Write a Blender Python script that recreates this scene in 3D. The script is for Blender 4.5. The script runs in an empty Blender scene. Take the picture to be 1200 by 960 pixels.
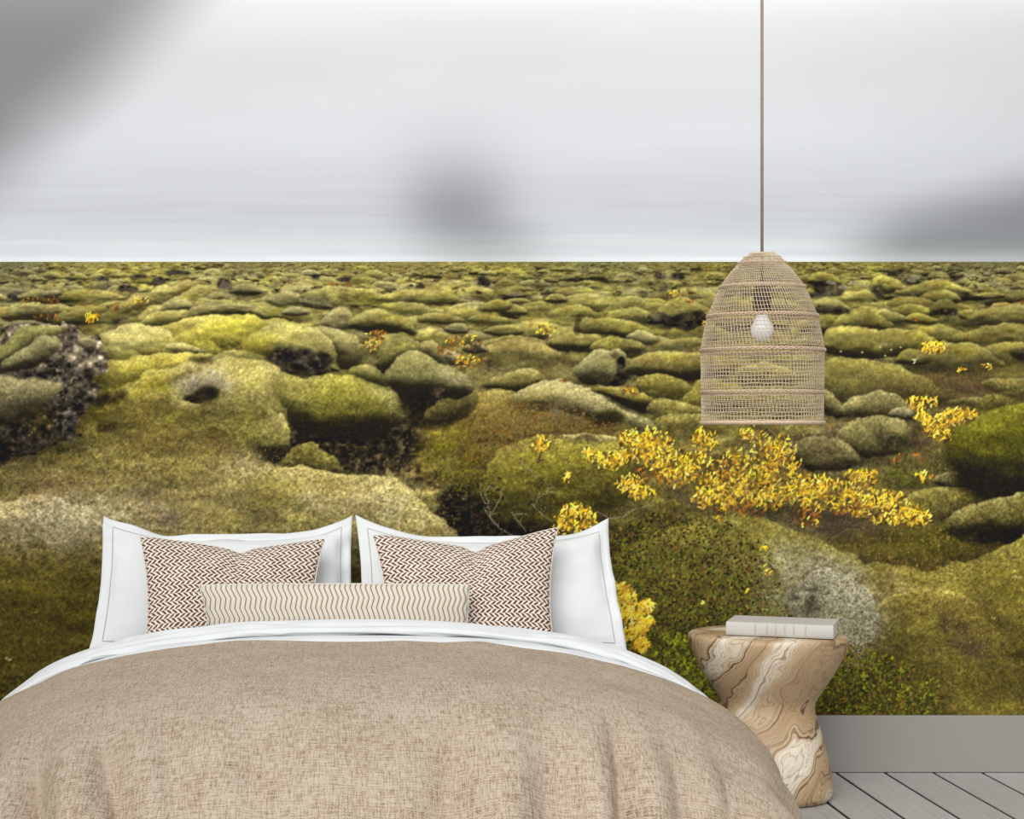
import bpy, bmesh, math, random
import numpy as np
from mathutils import Vector, Matrix

# ---------------------------------------------------------------- camera, world, lights, exposure
C = bpy.context.scene.collection
SC = bpy.context.scene
S0 = 332.0                     # drawing units per metre on the back wall
CAM_D, CAM_Z = 6.0, 1.2        # the back wall is the plane y = 0
cam = bpy.data.cameras.new('camera')
cam.sensor_width = 36.0
cam.lens = 1992.0 / 1200.0 * 36.0
cam.shift_x = (600 - 386) / 1200.0
cam.shift_y = (506 - 480) / 1200.0
cam_ob = bpy.data.objects.new('camera', cam)
C.objects.link(cam_ob)
cam_ob.location = (0, -CAM_D, CAM_Z)
cam_ob.rotation_euler = (math.pi / 2, 0, 0)
SC.camera = cam_ob

world = bpy.data.worlds.new('world')
SC.world = world
world.use_nodes = True
bg = world.node_tree.nodes['Background']
bg.inputs[0].default_value = (0.93, 0.96, 1.0, 1)
bg.inputs[1].default_value = 0.85


# soft hazy daylight falling through the open front and open top of the room (ceiling left out for the light), from the left above the camera
sun = bpy.data.lights.new('hazy_sun', 'SUN')
sun.energy = 2.4
sun.angle = math.radians(42)
sun.color = (1.0, 0.99, 0.97)
sun_ob = bpy.data.objects.new('hazy_sun', sun)
C.objects.link(sun_ob)
sun_ob.location = (-3, -9, 6)
SUN_EL, SUN_AZ = math.radians(33), math.radians(-24)
sun_ob.rotation_euler = Vector((-math.sin(SUN_AZ) * math.cos(SUN_EL), math.cos(SUN_AZ) * math.cos(SUN_EL), -math.sin(SUN_EL))).to_track_quat('-Z', 'Y').to_euler()

SC.view_settings.view_transform = 'Standard'
SC.view_settings.look = 'None'
SC.view_settings.gamma = 1.0
SC.view_settings.use_curve_mapping = False
SC.view_settings.exposure = 0.0


# ---------------------------------------------------------------- helpers
def lin(c):
    c = np.asarray(c, np.float32)
    return np.where(c <= 0.04045, c / 12.92, ((np.maximum(c, 0) + 0.055) / 1.055) ** 2.4)


def rgb(r, g, b):
    v = lin(np.array([r, g, b]) / 255.0)
    return (float(v[0]), float(v[1]), float(v[2]), 1.0)


def wall_x(X):
    return (X - 386.0) / S0


def wall_z(Y):
    return CAM_Z - (Y - 506.0) / S0


def tag(o, label=None, cat=None, group=None, kind=None):
    for k, v in (('label', label), ('category', cat), ('group', group), ('kind', kind)):
        if v:
            o[k] = v
    return o


def empty(name, loc, label, cat, group=None):
    o = bpy.data.objects.new(name, None)
    C.objects.link(o)
    o.location = loc
    o.empty_display_size = 0.1
    return tag(o, label, cat, group)


def link(name, me, mat, parent=None, smooth=True):
    """Link a mesh given in world coordinates; a child keeps its place under its parent's location."""
    o = bpy.data.objects.new(name, me)
    C.objects.link(o)
    if mat and not me.materials:
        me.materials.append(mat)
    if smooth:
        me.polygons.foreach_set('use_smooth', [True] * len(me.polygons))
    if parent is not None:
        o.parent = parent
        off = Vector((0, 0, 0))
        p = parent
        while p is not None:
            off += p.location
            p = p.parent
        me.transform(Matrix.Translation(-off))
    return o


def mesh_of(verts, faces, uv=None):
    me = bpy.data.meshes.new('m')
    me.from_pydata([tuple(map(float, v)) for v in verts], [], [tuple(map(int, f)) for f in faces])
    if uv is not None:
        lay = me.uv_layers.new(name='UVMap')
        li = np.empty(len(me.loops), np.int32)
        me.loops.foreach_get('vertex_index', li)
        lay.data.foreach_set('uv', np.asarray(uv, np.float32)[li].ravel())
    me.update()
    return me


def grid_faces(ny, nx, wrap=False, flip=False):
    f = []
    for j in range(ny - 1):
        for i in range(nx if wrap else nx - 1):
            a, b = j * nx + i, j * nx + (i + 1) % nx
            q = (a, b, b + nx, a + nx)
            f.append(q[::-1] if flip else q)
    return f


def box(x0, x1, y0, y1, z0, z1, bevel=0.0, seg=2):
    bm = bmesh.new()
    v = [bm.verts.new(p) for p in ((x0, y0, z0), (x1, y0, z0), (x1, y1, z0), (x0, y1, z0), (x0, y0, z1), (x1, y0, z1), (x1, y1, z1), (x0, y1, z1))]
    for f in ((3, 2, 1, 0), (4, 5, 6, 7), (0, 1, 5, 4), (1, 2, 6, 5), (2, 3, 7, 6), (3, 0, 4, 7)):
        bm.faces.new([v[i] for i in f])
    if bevel:
        bmesh.ops.bevel(bm, geom=list(bm.edges), offset=bevel, segments=seg, affect='EDGES')
    me = bpy.data.meshes.new('m')
    bm.to_mesh(me)
    bm.free()
    return me


def tube(paths, r, sides=5, closed=False):
    """One mesh of thin round strands along the given point lists."""
    V, F = [], []
    for p in paths:
        p = [Vector(q) for q in p]
        n = len(p)
        b = len(V)
        for i in range(n):
            t = (p[(i + 1) % n] - p[i - 1]) if (closed or 0 < i < n - 1) else (p[1] - p[0] if i == 0 else p[-1] - p[-2])
            t.normalize()
            a = t.cross(Vector((0, 0, 1)))
            if a.length < 0.05:
                a = t.cross(Vector((1, 0, 0)))
            a.normalize()
            c = t.cross(a)
            for k in range(sides):
                w = 2 * math.pi * k / sides
                V.append(p[i] + a * (r * math.cos(w)) + c * (r * math.sin(w)))
        for i in range(n if closed else n - 1):
            i2 = (i + 1) % n
            for k in range(sides):
                k2 = (k + 1) % sides
                F.append((b + i * sides + k, b + i * sides + k2, b + i2 * sides + k2, b + i2 * sides + k))
        if not closed:
            F.append(tuple(b + k for k in range(sides))[::-1])
            F.append(tuple(b + (n - 1) * sides + k for k in range(sides)))
    return mesh_of(V, F)


def lathe(profile, cx, cy, seg=64, sx=1.0, sy=1.0, cap=True):
    V = [(cx + r * sx * math.cos(2 * math.pi * k / seg), cy + r * sy * math.sin(2 * math.pi * k / seg), z) for r, z in profile for k in range(seg)]
    F = grid_faces(len(profile), seg, wrap=True)
    if cap:
        F.append(tuple(range(seg))[::-1])
        F.append(tuple((len(profile) - 1) * seg + k for k in range(seg)))
    return mesh_of(V, F)


class NT:
    """Small helper to write node materials."""
    def __init__(self, name, rough=0.8, spec=0.3):
        self.m = bpy.data.materials.new(name)
        self.m.use_nodes = True
        self.t = self.m.node_tree
        self.b = self.t.nodes['Principled BSDF']
        self.b.inputs['Roughness'].default_value = rough
        self.b.inputs['Specular IOR Level'].default_value = spec

    def n(self, typ, **kw):
        x = self.t.nodes.new(typ)
        for k, v in kw.items():
            setattr(x, k, v)
        return x

    def set(self, sock, v):
        if isinstance(v, bpy.types.NodeSocket):
            self.t.links.new(v, sock)
        elif v is not None:
            sock.default_value = v

    def math(self, op, a, b=None, c=None, clamp=False):
        x = self.n('ShaderNodeMath', operation=op, use_clamp=clamp)
        for i, v in enumerate((a, b, c)):
            if v is not None:
                self.set(x.inputs[i], v)
        return x.outputs[0]

    def ramp(self, fac, stops, interp='LINEAR'):
        x = self.n('ShaderNodeValToRGB')
        x.color_ramp.interpolation = interp
        e = x.color_ramp.elements
        while len(e) < len(stops):
            e.new(0.5)
        for el, (p, c) in zip(e, stops):
            el.position = p
            el.color = c
        self.set(x.inputs[0], fac)
        return x.outputs[0]

    def mix(self, fac, a, b, typ='MIX'):
        x = self.n('ShaderNodeMix', data_type='RGBA', blend_type=typ)
        self.set(x.inputs[0], fac)
        self.set(x.inputs[6], a)
        self.set(x.inputs[7], b)
        return x.outputs[2]

    def coord(self, out='Object', scale=(1, 1, 1), rot=(0, 0, 0)):
        tc = self.n('ShaderNodeTexCoord')
        mp = self.n('ShaderNodeMapping')
        mp.inputs['Scale'].default_value = scale
        mp.inputs['Rotation'].default_value = rot
        self.t.links.new(tc.outputs[out], mp.inputs[0])
        return mp.outputs[0]

    def noise(self, vec, scale, detail=3, rough=0.5, dist=0.0):
        x = self.n('ShaderNodeTexNoise')
        self.set(x.inputs['Vector'], vec)
        x.inputs['Scale'].default_value = scale
        x.inputs['Detail'].default_value = detail
        x.inputs['Roughness'].default_value = rough
        x.inputs['Distortion'].default_value = dist
        return x.outputs[0]

    def bump(self, h, strength=0.3, dist=0.002):
        x = self.n('ShaderNodeBump')
        x.inputs['Strength'].default_value = strength
        x.inputs['Distance'].default_value = dist
        self.set(x.inputs['Height'], h)
        self.t.links.new(x.outputs[0], self.b.inputs['Normal'])

    def color(self, v):
        self.set(self.b.inputs['Base Color'], v)
        return self.m


# ---------------------------------------------------------------- plain materials
def mat_paint(name, col, amt=0.03, rough=0.6):
    t = NT(name, rough)
    n = t.noise(t.coord(), 9, 4)
    c = np.array(col[:3])
    m = t.color(t.ramp(n, [(0.3, (*(c * (1 - amt)), 1)), (0.7, (*(c * (1 + amt)), 1))]))
    t.bump(t.noise(t.coord(), 260, 2), 0.05, 0.001)
    return m


M_WALL = mat_paint('wall_paint', rgb(225, 223, 218))
M_CEIL = mat_paint('ceiling_paint', rgb(238, 238, 236))
M_BASE = mat_paint('baseboard_paint', rgb(143, 140, 135), 0.015, 0.5)


def mat_plank():
    t = NT('painted_floorboard', 0.55)
    v = t.coord('Object', (14, 1.1, 1))
    g = t.noise(v, 5, 5, 0.6, 0.6)
    oi = t.n('ShaderNodeObjectInfo')
    tone = t.math('MULTIPLY_ADD', oi.outputs['Random'], 0.10, 0.95)
    col = t.ramp(g, [(0.25, rgb(156, 154, 150)), (0.5, rgb(170, 168, 164)), (0.75, rgb(178, 176, 172))])
    mul = t.n('ShaderNodeMix', data_type='RGBA', blend_type='MULTIPLY')
    mul.inputs[0].default_value = 1
    t.set(mul.inputs[6], col)
    t.set(mul.inputs[7], tone)
    t.bump(g, 0.25, 0.002)
    return t.color(mul.outputs[2])


M_PLANK = mat_plank()
M_GAP = mat_paint('floor_gap', rgb(8, 7, 7))

# ---------------------------------------------------------------- the room
XL, XR, YF, ZT = -3.3, 4.7, -6.8, 2.9
LAMP_Y = -0.90
floor = tag(link('floor', box(XL, XR, YF, 0.0, -0.08, -0.006), M_GAP, smooth=False), 'white painted plank floor with dark open joints', None, None, 'structure')
edges = [1.783 + 0.1712 * k for k in range(-29, 17)]
plank_me = {}
for k, e in enumerate(edges):
    w = 0.1712 - 0.0115
    if 'p' not in plank_me:
        me = box(-w / 2, w / 2, -3.39, 3.39, -0.006, 0.0, 0.002, 1)
        me.materials.append(M_PLANK)
        plank_me['p'] = me
    o = bpy.data.objects.new('plank', plank_me['p'])
    C.objects.link(o)
    o.parent = floor
    o.location = (e + 0.1712 / 2 + 0.001, -3.41, 0)
    if o.location.x + w / 2 > XR or o.location.x - w / 2 < XL:
        bpy.data.objects.remove(o)
wall_back = tag(link('wall_back', box(XL, XR, 0.004, 0.12, -0.06, ZT), M_WALL, smooth=False), 'back wall behind the bed', None, None, 'structure')
beam = tag(link('ceiling', box(XL, XR, LAMP_Y - 0.14, LAMP_Y + 0.14, ZT, ZT + 0.16, 0.004, 1), M_CEIL, smooth=False), 'white beam above the frame that carries the pendant lamp, rest of the ceiling left out', None, None, 'structure')
for nm, xa, xb in (('wall_left', XL - 0.12, XL), ('wall_right', XR, XR + 0.12)):
    tag(link(nm, box(xa, xb, YF, 0.12, -0.06, ZT + 0.16), M_WALL, smooth=False), 'plain pale side wall outside the frame', None, None, 'structure')
base = link('baseboard_back', box(XL, XR, -0.018, 0.004, 0.0, 0.2, 0.002, 1), M_BASE, smooth=False)
tag(base, 'plain grey baseboard along the foot of the mural wall', None, None, 'structure')
# ---------------------------------------------------------------- the print of the mural
# A flat wallpaper print is drawn here with numpy (sRGB 0..1) and stored as a colour attribute of
# the wallpaper sheet.  One cell of the drawing is 1/332 m on the wall.
PX0, PX1, PY0, PY1 = -170, 1370, 300, 842          # land part of the print (drawing units)
PW, PH = PX1 - PX0, PY1 - PY0
RNG = np.random.default_rng(7)


def box1(a, r, axis):
    r = int(max(1, r))
    pad = [(0, 0)] * a.ndim
    pad[axis] = (r + 1, r)
    c = np.cumsum(np.pad(a, pad, mode='edge'), axis=axis, dtype=np.float64)
    n = a.shape[axis]
    hi = [slice(None)] * a.ndim
    lo = [slice(None)] * a.ndim
    hi[axis] = slice(2 * r + 1, 2 * r + 1 + n)
    lo[axis] = slice(0, n)
    return ((c[tuple(hi)] - c[tuple(lo)]) / (2 * r + 1)).astype(np.float32)


def blur(a, r, ry=None):
    ry = r if ry is None else ry
    for _ in range(2):
        a = box1(box1(a, r, 1), ry, 0)
    return a


def soft(a):                                        # a light 1-2-1 smoothing
    for ax in (0, 1):
        a = 0.5 * a + 0.25 * (np.roll(a, 1, ax) + np.roll(a, -1, ax))
    return a


def vnoise(h, w, sx, sy, seed):                     # smooth value noise, about -1..1
    g = np.random.default_rng(seed)
    nx, ny = int(w / sx) + 3, int(h / sy) + 3
    t = g.random((ny, nx)).astype(np.float32) * 2 - 1
    x = np.arange(w) / sx
    y = np.arange(h) / sy
    xi, yi = x.astype(int), y.astype(int)
    fx, fy = (x - xi).astype(np.float32), (y - yi).astype(np.float32)
    fx = fx * fx * (3 - 2 * fx)
    fy = (fy * fy * (3 - 2 * fy))[:, None]
    a = t[np.ix_(yi, xi)] * (1 - fx) + t[np.ix_(yi, xi + 1)] * fx
    b = t[np.ix_(yi + 1, xi)] * (1 - fx) + t[np.ix_(yi + 1, xi + 1)] * fx
    return a * (1 - fy) + b * fy


def sstep(e0, e1, x):
    t = np.clip((x - e0) / (e1 - e0), 0, 1)
    return t * t * (3 - 2 * t)


def spline(pts, n=7):
    p = np.array(pts, float)
    a, b, c, d = np.roll(p, 1, 0), p, np.roll(p, -1, 0), np.roll(p, -2, 0)
    t = np.linspace(0, 1, n, endpoint=False)[:, None, None]
    q = 0.5 * (2 * b + (c - a) * t + (2 * a - 5 * b + 4 * c - d) * t ** 2 + (3 * b - a - 3 * c + d) * t ** 3)
    return q.transpose(1, 0, 2).reshape(-1, 2)


YY, XX = np.mgrid[PY0:PY1, PX0:PX1].astype(np.float32)
N2, N3, N5 = vnoise(PH, PW, 2.1, 1.9, 1), vnoise(PH, PW, 3.3, 2.8, 2), vnoise(PH, PW, 6, 4.6, 3)
N10, N24, N60 = vnoise(PH, PW, 11, 8, 4), vnoise(PH, PW, 26, 17, 5), vnoise(PH, PW, 64, 40, 6)
WX = vnoise(PH, PW, 15, 12, 8) * 2.2 + vnoise(PH, PW, 5, 5, 9) * 0.9
WY = vnoise(PH, PW, 15, 12, 10) * 2.0 + vnoise(PH, PW, 5, 5, 11) * 0.8
NEAR = sstep(330, 560, YY)                          # how close the ground is

# broad colours of the moss field: x, y, r, g, b
FIELD = [(0, 312, 112, 108, 66), (300, 312, 118, 112, 60), (700, 312, 112, 108, 55), (1150, 312, 110, 105, 58),
         (0, 335, 128, 120, 62), (140, 340, 136, 126, 55), (300, 335, 138, 128, 62), (500, 335, 134, 124, 55),
         (700, 340, 130, 122, 52), (1000, 340, 128, 120, 46), (1180, 340, 116, 108, 48), (30, 370, 118, 110, 62),
         (100, 355, 136, 126, 52), (220, 365, 145, 134, 62), (320, 395, 152, 144, 48), (260, 400, 158, 148, 46),
         (150, 402, 156, 146, 78), (170, 440, 146, 134, 44), (250, 430, 140, 128, 68), (130, 470, 118, 106, 38),
         (200, 490, 116, 106, 42), (90, 530, 108, 98, 40), (300, 490, 134, 124, 58), (320, 450, 140, 130, 66),
         (40, 560, 122, 108, 56), (180, 540, 116, 104, 46), (60, 600, 136, 122, 80), (170, 595, 138, 124, 78),
         (270, 560, 140, 126, 72), (360, 590, 132, 120, 62), (440, 600, 144, 132, 84), (500, 610, 128, 116, 60),
         (30, 660, 104, 92, 40), (20, 740, 80, 72, 24), (90, 720, 84, 76, 26), (0, 820, 72, 64, 20),
         (380, 400, 138, 128, 64), (420, 470, 118, 110, 44), (450, 385, 126, 118, 52), (490, 440, 112, 106, 58),
         (560, 400, 118, 110, 48), (620, 370, 126, 118, 50), (700, 400, 120, 112, 48), (600, 430, 122, 112, 56),
         (640, 470, 128, 114, 58), (560, 500, 106, 92, 36), (640, 500, 108, 92, 44), (700, 480, 136, 124, 72),
         (620, 560, 104, 94, 38), (560, 600, 84, 76, 30), (720, 570, 94, 84, 36), (780, 480, 118, 110, 46),
         (760, 640, 84, 76, 30), (800, 700, 78, 72, 30), (740, 720, 84, 76, 28), (900, 640, 96, 90, 44),
         (960, 690, 136, 130, 106), (1000, 720, 134, 128, 98), (870, 700, 92, 86, 48), (1060, 650, 108, 96, 40),
         (1090, 720, 106, 94, 38), (1180, 660, 92, 84, 34), (1180, 760, 84, 74, 30), (1020, 790, 74, 70, 26),
         (960, 800, 72, 72, 24), (1120, 820, 92, 80, 32), (1080, 780, 92, 80, 32), (1000, 380, 124, 116, 46),
         (1100, 360, 118, 110, 46), (1040, 400, 116, 108, 42), (1170, 390, 110, 102, 42), (1100, 450, 108, 98, 46),
         (1180, 440, 100, 90, 42), (1020, 470, 116, 108, 58), (1010, 510, 112, 104, 60), (1160, 530, 94, 92, 20),
         (960, 530, 104, 92, 54), (1080, 560, 98, 88, 44), (1120, 600, 104, 94, 44), (880, 400, 126, 116, 48),
         (860, 470, 118, 108, 46), (900, 520, 104, 96, 46), (820, 560, 104, 92, 44)]
fa = np.array(FIELD, np.float32)
lx = np.arange(PX0, PX1 + 8, 8, dtype=np.float32)
ly = np.arange(PY0, PY1 + 8, 8, dtype=np.float32)
d2 = ((lx[None, :, None] - fa[:, 0]) * 0.75) ** 2 + (ly[:, None, None] - fa[:, 1]) ** 2
wgt = 1 / (d2 + 60) ** 1.7
small = (wgt @ fa[:, 2:]) / wgt.sum(-1, keepdims=True) / 255
iy, ix = ((YY - PY0) / 8), ((XX - PX0) / 8)
i0, j0 = iy.astype(int), ix.astype(int)
fy, fx = (iy - i0)[..., None], (ix - j0)[..., None]
BASE = ((small[i0, j0] * (1 - fx) + small[i0, j0 + 1] * fx) * (1 - fy)
        + (small[i0 + 1, j0] * (1 - fx) + small[i0 + 1, j0 + 1] * fx) * fy).astype(np.float32)

# moss: patches of brighter green, brown and pale lichen, and a fibrous grain
mixn = N24 * 0.5 + N10 * 0.35 + N60 * 0.35
BASE *= (1 + 0.16 * mixn)[..., None]
BASE += (np.array([0.05, 0.055, -0.03], np.float32) * np.clip(N24 + 0.3 * N5, 0, 1)[..., None])
BASE += (np.array([0.035, 0.0, -0.015], np.float32) * np.clip(-N10 - 0.2 * N60, 0, 1)[..., None])
GRAIN = (N2 * 0.45 + N3 * 0.50 + N5 * 0.28)
# lumps of the moss carpet, lit from above
def relief(n, k):
    g = np.gradient(n, axis=0)
    return np.clip(g / (g.std() * 2.2), -1, 1) * k




def pnoise(a, b, seed):
    """Noise whose lumps shrink towards the skyline: layers of fixed size, faded into each other by distance."""
    d = np.log(np.maximum(YY - 303.5, 1.5))
    out = np.zeros((PH, PW), np.float32)
    lv = [5.0, 10.0, 20.0, 42.0, 90.0, 200.0]
    for i, q in enumerate(lv):
        w = np.clip(1 - np.abs(d - math.log(q)) / math.log(2.1), 0, 1)
        if i == 0:
            w = np.where(d < math.log(q), 1, w)
        if i == len(lv) - 1:
            w = np.where(d > math.log(q), 1, w)
        out += w.astype(np.float32) * vnoise(PH, PW, max(1.6, q / a), max(1.2, q / b), seed + 100 * i)
    return out


PN1, PN2, PN3 = pnoise(1.7, 4.2, 61), pnoise(3.8, 8, 62), pnoise(8.5, 17, 63)
DD = np.maximum(YY - 303.5, 1.2)
RA = (PN1 + 0.6 * PN2 + 0.35 * PN3)
RA = np.gradient(RA, axis=0) * DD
RA = np.clip(RA / (RA[30:120].std() * 2.0), -1, 1)                  # far
RB = relief(vnoise(PH, PW, 60, 26, 23) + 0.55 * vnoise(PH, PW, 26, 13, 24) + 0.25 * vnoise(PH, PW, 11, 7, 25), 1)     # near
RELIEF = RA * (1 - NEAR) + RB * NEAR
HAIR = RNG.random((PH, PW)).astype(np.float32) - 0.5
HAIR = soft(HAIR) * 2.2
BASE *= 1.07
BASE = BASE * (1 - 0.17) + BASE.mean(-1, keepdims=True) * 0.17
BASE *= np.array([0.995, 0.985, 1.0], np.float32)
BASE *= (1 - 0.13 * sstep(0.1, 0.8, N24 * 0.7 - N10 * 0.6 + N60 * 0.4))[..., None]
BASE = np.clip(BASE, 0, 1)
SPECK = sstep(0.42, 0.75, PN3 * 0.6 + PN2 * 0.55 - 0.25 * RA) * (1 - sstep(330, 420, YY) * 0.75)
PALE = sstep(0.45, 0.8, pnoise(5, 15, 66) * 0.7 + 0.35 * RA) * (1 - sstep(400, 560, YY))
BASE = BASE * (1 - 0.22 * PALE[..., None]) + np.array([0.66, 0.61, 0.44], np.float32) * 0.22 * PALE[..., None]
IMG = BASE * (1 + (0.24 + 0.12 * (1 - NEAR)) * RELIEF)[..., None] * (1 - 0.55 * SPECK)[..., None]
IDS = np.zeros((PH, PW), np.int16)
PRINT_PARTS = {}                                    # id -> (name, label)


def win(x0, y0, x1, y1):
    x0, x1 = max(PX0, int(x0)), min(PX1, int(x1) + 1)
    y0, y1 = max(PY0, int(y0)), min(PY1, int(y1) + 1)
    if x1 - x0 < 2 or y1 - y0 < 2:
        return None
    return slice(y0 - PY0, y1 - PY0), slice(x0 - PX0, x1 - PX0)


def polymask(pts, X, Y):
    m = np.zeros(X.shape, bool)
    n = len(pts)
    for i in range(n):
        xa, ya = pts[i]
        xb, yb = pts[(i + 1) % n]
        if ya == yb:
            continue
        c = ((Y < ya) != (Y < yb)) & (X < xa + (Y - ya) * (xb - xa) / (yb - ya))
        m ^= c
    return m.astype(np.float32)


def mound(pts, und=0.5, rim=0.25, fade=0.0, tint=None, tmix=0.6, gain=1.0, contact=0.35, part=None,
          raw=False, warp=1.0, xf=None, rimcol=(0.66, 0.62, 0.44), body=0.0):
    """A rounded mossy form: lit along its upper edge, dark along its underside, melting into the ground by fade."""
    p = np.array(pts, float) if raw else spline(pts)
    bw, bh = np.ptp(p[:, 0]), np.ptp(p[:, 1])
    R = max(2.0, 0.5 * min(bw, bh))
    pad = R + 6
    s = win(p[:, 0].min() - pad, p[:, 1].min() - pad, p[:, 0].max() + pad, p[:, 1].max() + pad)
    if s is None:
        return
    wscale = min(1.6, R / 12) * warp
    X, Y = XX[s] + WX[s] * wscale, YY[s] + WY[s] * wscale
    m = polymask(p, X, Y)
    B = blur(m, max(1, R * 0.42))
    gy, gx = np.gradient(B)
    k = 2.2 * max(1, R * 0.42)
    up, rt = np.clip(gy * k, -1, 1), np.clip(-gx * k, -1, 1)
    Bs = blur(m, max(1, R * 0.16))
    gys, _ = np.gradient(Bs)
    upr = np.clip(gys * 2.2 * max(1, R * 0.16), 0, 1)
    a = soft(m)
    if fade:
        y1 = p[:, 1].max()
        a = a * (1 - fade * sstep(0.0, 1.0, np.clip((Y - (y1 - 0.75 * bh)) / (0.75 * bh), 0, 1)))
        a = a * (1 - fade * np.clip(-up * 1.3, 0, 1))
    if xf:
        a = a * sstep(xf[0], xf[1], X + N24[s] * 18)
        m = m * sstep(xf[0], xf[1], X)
    col = BASE[s].copy()
    if tint is not None:
        t = np.array(tint, np.float32) / 255
        col = col * (1 - tmix) + t * tmix * (1 + 0.16 * mixn[s])[..., None]
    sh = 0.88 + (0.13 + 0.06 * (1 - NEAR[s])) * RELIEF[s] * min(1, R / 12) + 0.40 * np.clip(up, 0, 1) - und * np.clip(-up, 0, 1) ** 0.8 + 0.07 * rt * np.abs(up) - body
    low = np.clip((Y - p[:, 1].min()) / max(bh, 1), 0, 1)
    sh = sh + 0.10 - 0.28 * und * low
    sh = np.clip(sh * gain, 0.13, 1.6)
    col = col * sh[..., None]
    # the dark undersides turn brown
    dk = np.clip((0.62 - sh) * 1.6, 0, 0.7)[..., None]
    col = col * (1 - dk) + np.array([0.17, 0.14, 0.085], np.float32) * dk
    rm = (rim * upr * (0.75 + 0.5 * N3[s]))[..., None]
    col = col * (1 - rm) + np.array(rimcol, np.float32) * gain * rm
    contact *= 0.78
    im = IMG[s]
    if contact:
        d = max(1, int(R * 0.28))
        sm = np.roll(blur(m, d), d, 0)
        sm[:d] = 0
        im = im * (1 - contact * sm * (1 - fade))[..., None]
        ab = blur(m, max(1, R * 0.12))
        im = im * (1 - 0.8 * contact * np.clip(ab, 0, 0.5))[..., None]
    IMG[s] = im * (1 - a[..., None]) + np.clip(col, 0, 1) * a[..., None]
    if part is not None:
        IDS[s][(m > 0.5) & (a > 0.3)] = part


def dark(pts, amount=0.8, col=(0.13, 0.105, 0.08), edge=2.0, rough=0.0, warp=1.3):
    """A crevice or the bare lava under an overhang."""
    p = spline(pts)
    s = win(p[:, 0].min() - 12, p[:, 1].min() - 12, p[:, 0].max() + 12, p[:, 1].max() + 12)
    if s is None:
        return
    m = polymask(p, XX[s] + WX[s] * warp, YY[s] + WY[s] * warp)
    a = blur(m, edge) * amount
    c = np.array(col, np.float32) * (1 + rough * (N5[s] + 0.8 * N3[s] + 0.5 * N10[s]))[..., None]
    IMG[s] = IMG[s] * (1 - a[..., None]) + np.clip(c, 0, 1) * a[..., None]


def tone(pts, col, amount=0.6, edge=8, speck=0.0, gain=1.0):
    """A patch of another growth (lichen, heath, bright moss)."""
    p = spline(pts)
    e = edge * 2 + 4
    s = win(p[:, 0].min() - e, p[:, 1].min() - e, p[:, 0].max() + e, p[:, 1].max() + e)
    if s is None:
        return
    m = polymask(p, XX[s] + WX[s] * 2, YY[s] + WY[s] * 2)
    a = blur(m, edge) * amount
    a = np.clip(a * (1 + speck * (N5[s] * 0.9 + N10[s] * 0.9 + N3[s] * 0.5)), 0, 1)
    c = np.array(col, np.float32) / 255
    lum = (IMG[s].mean(-1, keepdims=True) / np.maximum(BASE[s].mean(-1, keepdims=True), 0.05))
    IMG[s] = IMG[s] * (1 - a[..., None]) + np.clip(c * (0.5 + 0.5 * np.clip(lum, 0.3, 1.5)), 0, 1) * a[..., None] * gain


def blob(x, y, rx, ry, ang, col, alpha=1.0):
    r = max(rx, ry) + 1.5
    s = win(x - r, y - r, x + r, y + r)
    if s is None:
        return
    c, sn = math.cos(ang), math.sin(ang)
    dx, dy = XX[s] - x, YY[s] - y
    q = ((dx * c + dy * sn) / rx) ** 2 + ((-dx * sn + dy * c) / ry) ** 2
    a = (np.clip((1.35 - q) * 1.4, 0, 1) * alpha)[..., None]
    IMG[s] = IMG[s] * (1 - a) + np.array(col, np.float32) * a


def stroke(pts, wd, col, alpha=0.9):
    for (xa, ya), (xb, yb) in zip(pts[:-1], pts[1:]):
        n = max(2, int(math.hypot(xb - xa, yb - ya) / 1.2))
        for i in range(n):
            t = i / n
            blob(xa + (xb - xa) * t + RNG.normal(0, 0.3), ya + (yb - ya) * t + RNG.normal(0, 0.3), wd, wd, 0, col, alpha)


def far_mounds(n, ya, yb, keep=1.0):
    ys = np.sort(ya + (yb - ya) * RNG.random(n) ** 0.9)
    for y in ys:
        d = y - 305.0
        x = RNG.uniform(PX0 - 10, PX1 + 10)
        w = d * RNG.uniform(0.45, 1.35) + 3
        h = w * RNG.uniform(0.12, 0.30) + 0.8
        sk = RNG.uniform(-0.3, 0.3)
        pts = [(x - w / 2, y), (x - w * 0.42, y - h * 0.55), (x - w * (0.2 - sk * 0.3), y - h * 0.95), (x + w * (0.12 + sk * 0.3), y - h),
               (x + w * 0.38, y - h * 0.6), (x + w / 2, y - h * 0.05), (x + w * 0.3, y + h * 0.16), (x - w * 0.25, y + h * 0.18)]
        u = RNG.random()
        g = RNG.uniform(0.84, 1.12)
        if u < 0.16:
            mound(pts, und=0.6, rim=0.35, tint=(146, 138, 98), tmix=0.45, gain=g, contact=0.3, fade=0.45)
        elif u < 0.36:
            mound(pts, und=0.78, rim=0.2, gain=g * 0.97, contact=0.45)
        else:
            mound(pts, und=0.4, rim=0.22, fade=0.8, gain=g, contact=0.22)
        if RNG.random() < 0.20:                      # bare lava showing under a lip
            q = x + RNG.uniform(-0.3, 0.4) * w
            dark([(q - w * 0.2, y - h * 0.1), (q, y - h * 0.38), (q + w * 0.2, y - h * 0.1), (q + w * 0.1, y + h * 0.22), (q - w * 0.1, y + h * 0.2)],
                 0.75, (0.17, 0.15, 0.13), edge=max(1, h * 0.12), rough=0.4, warp=0.5)


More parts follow.
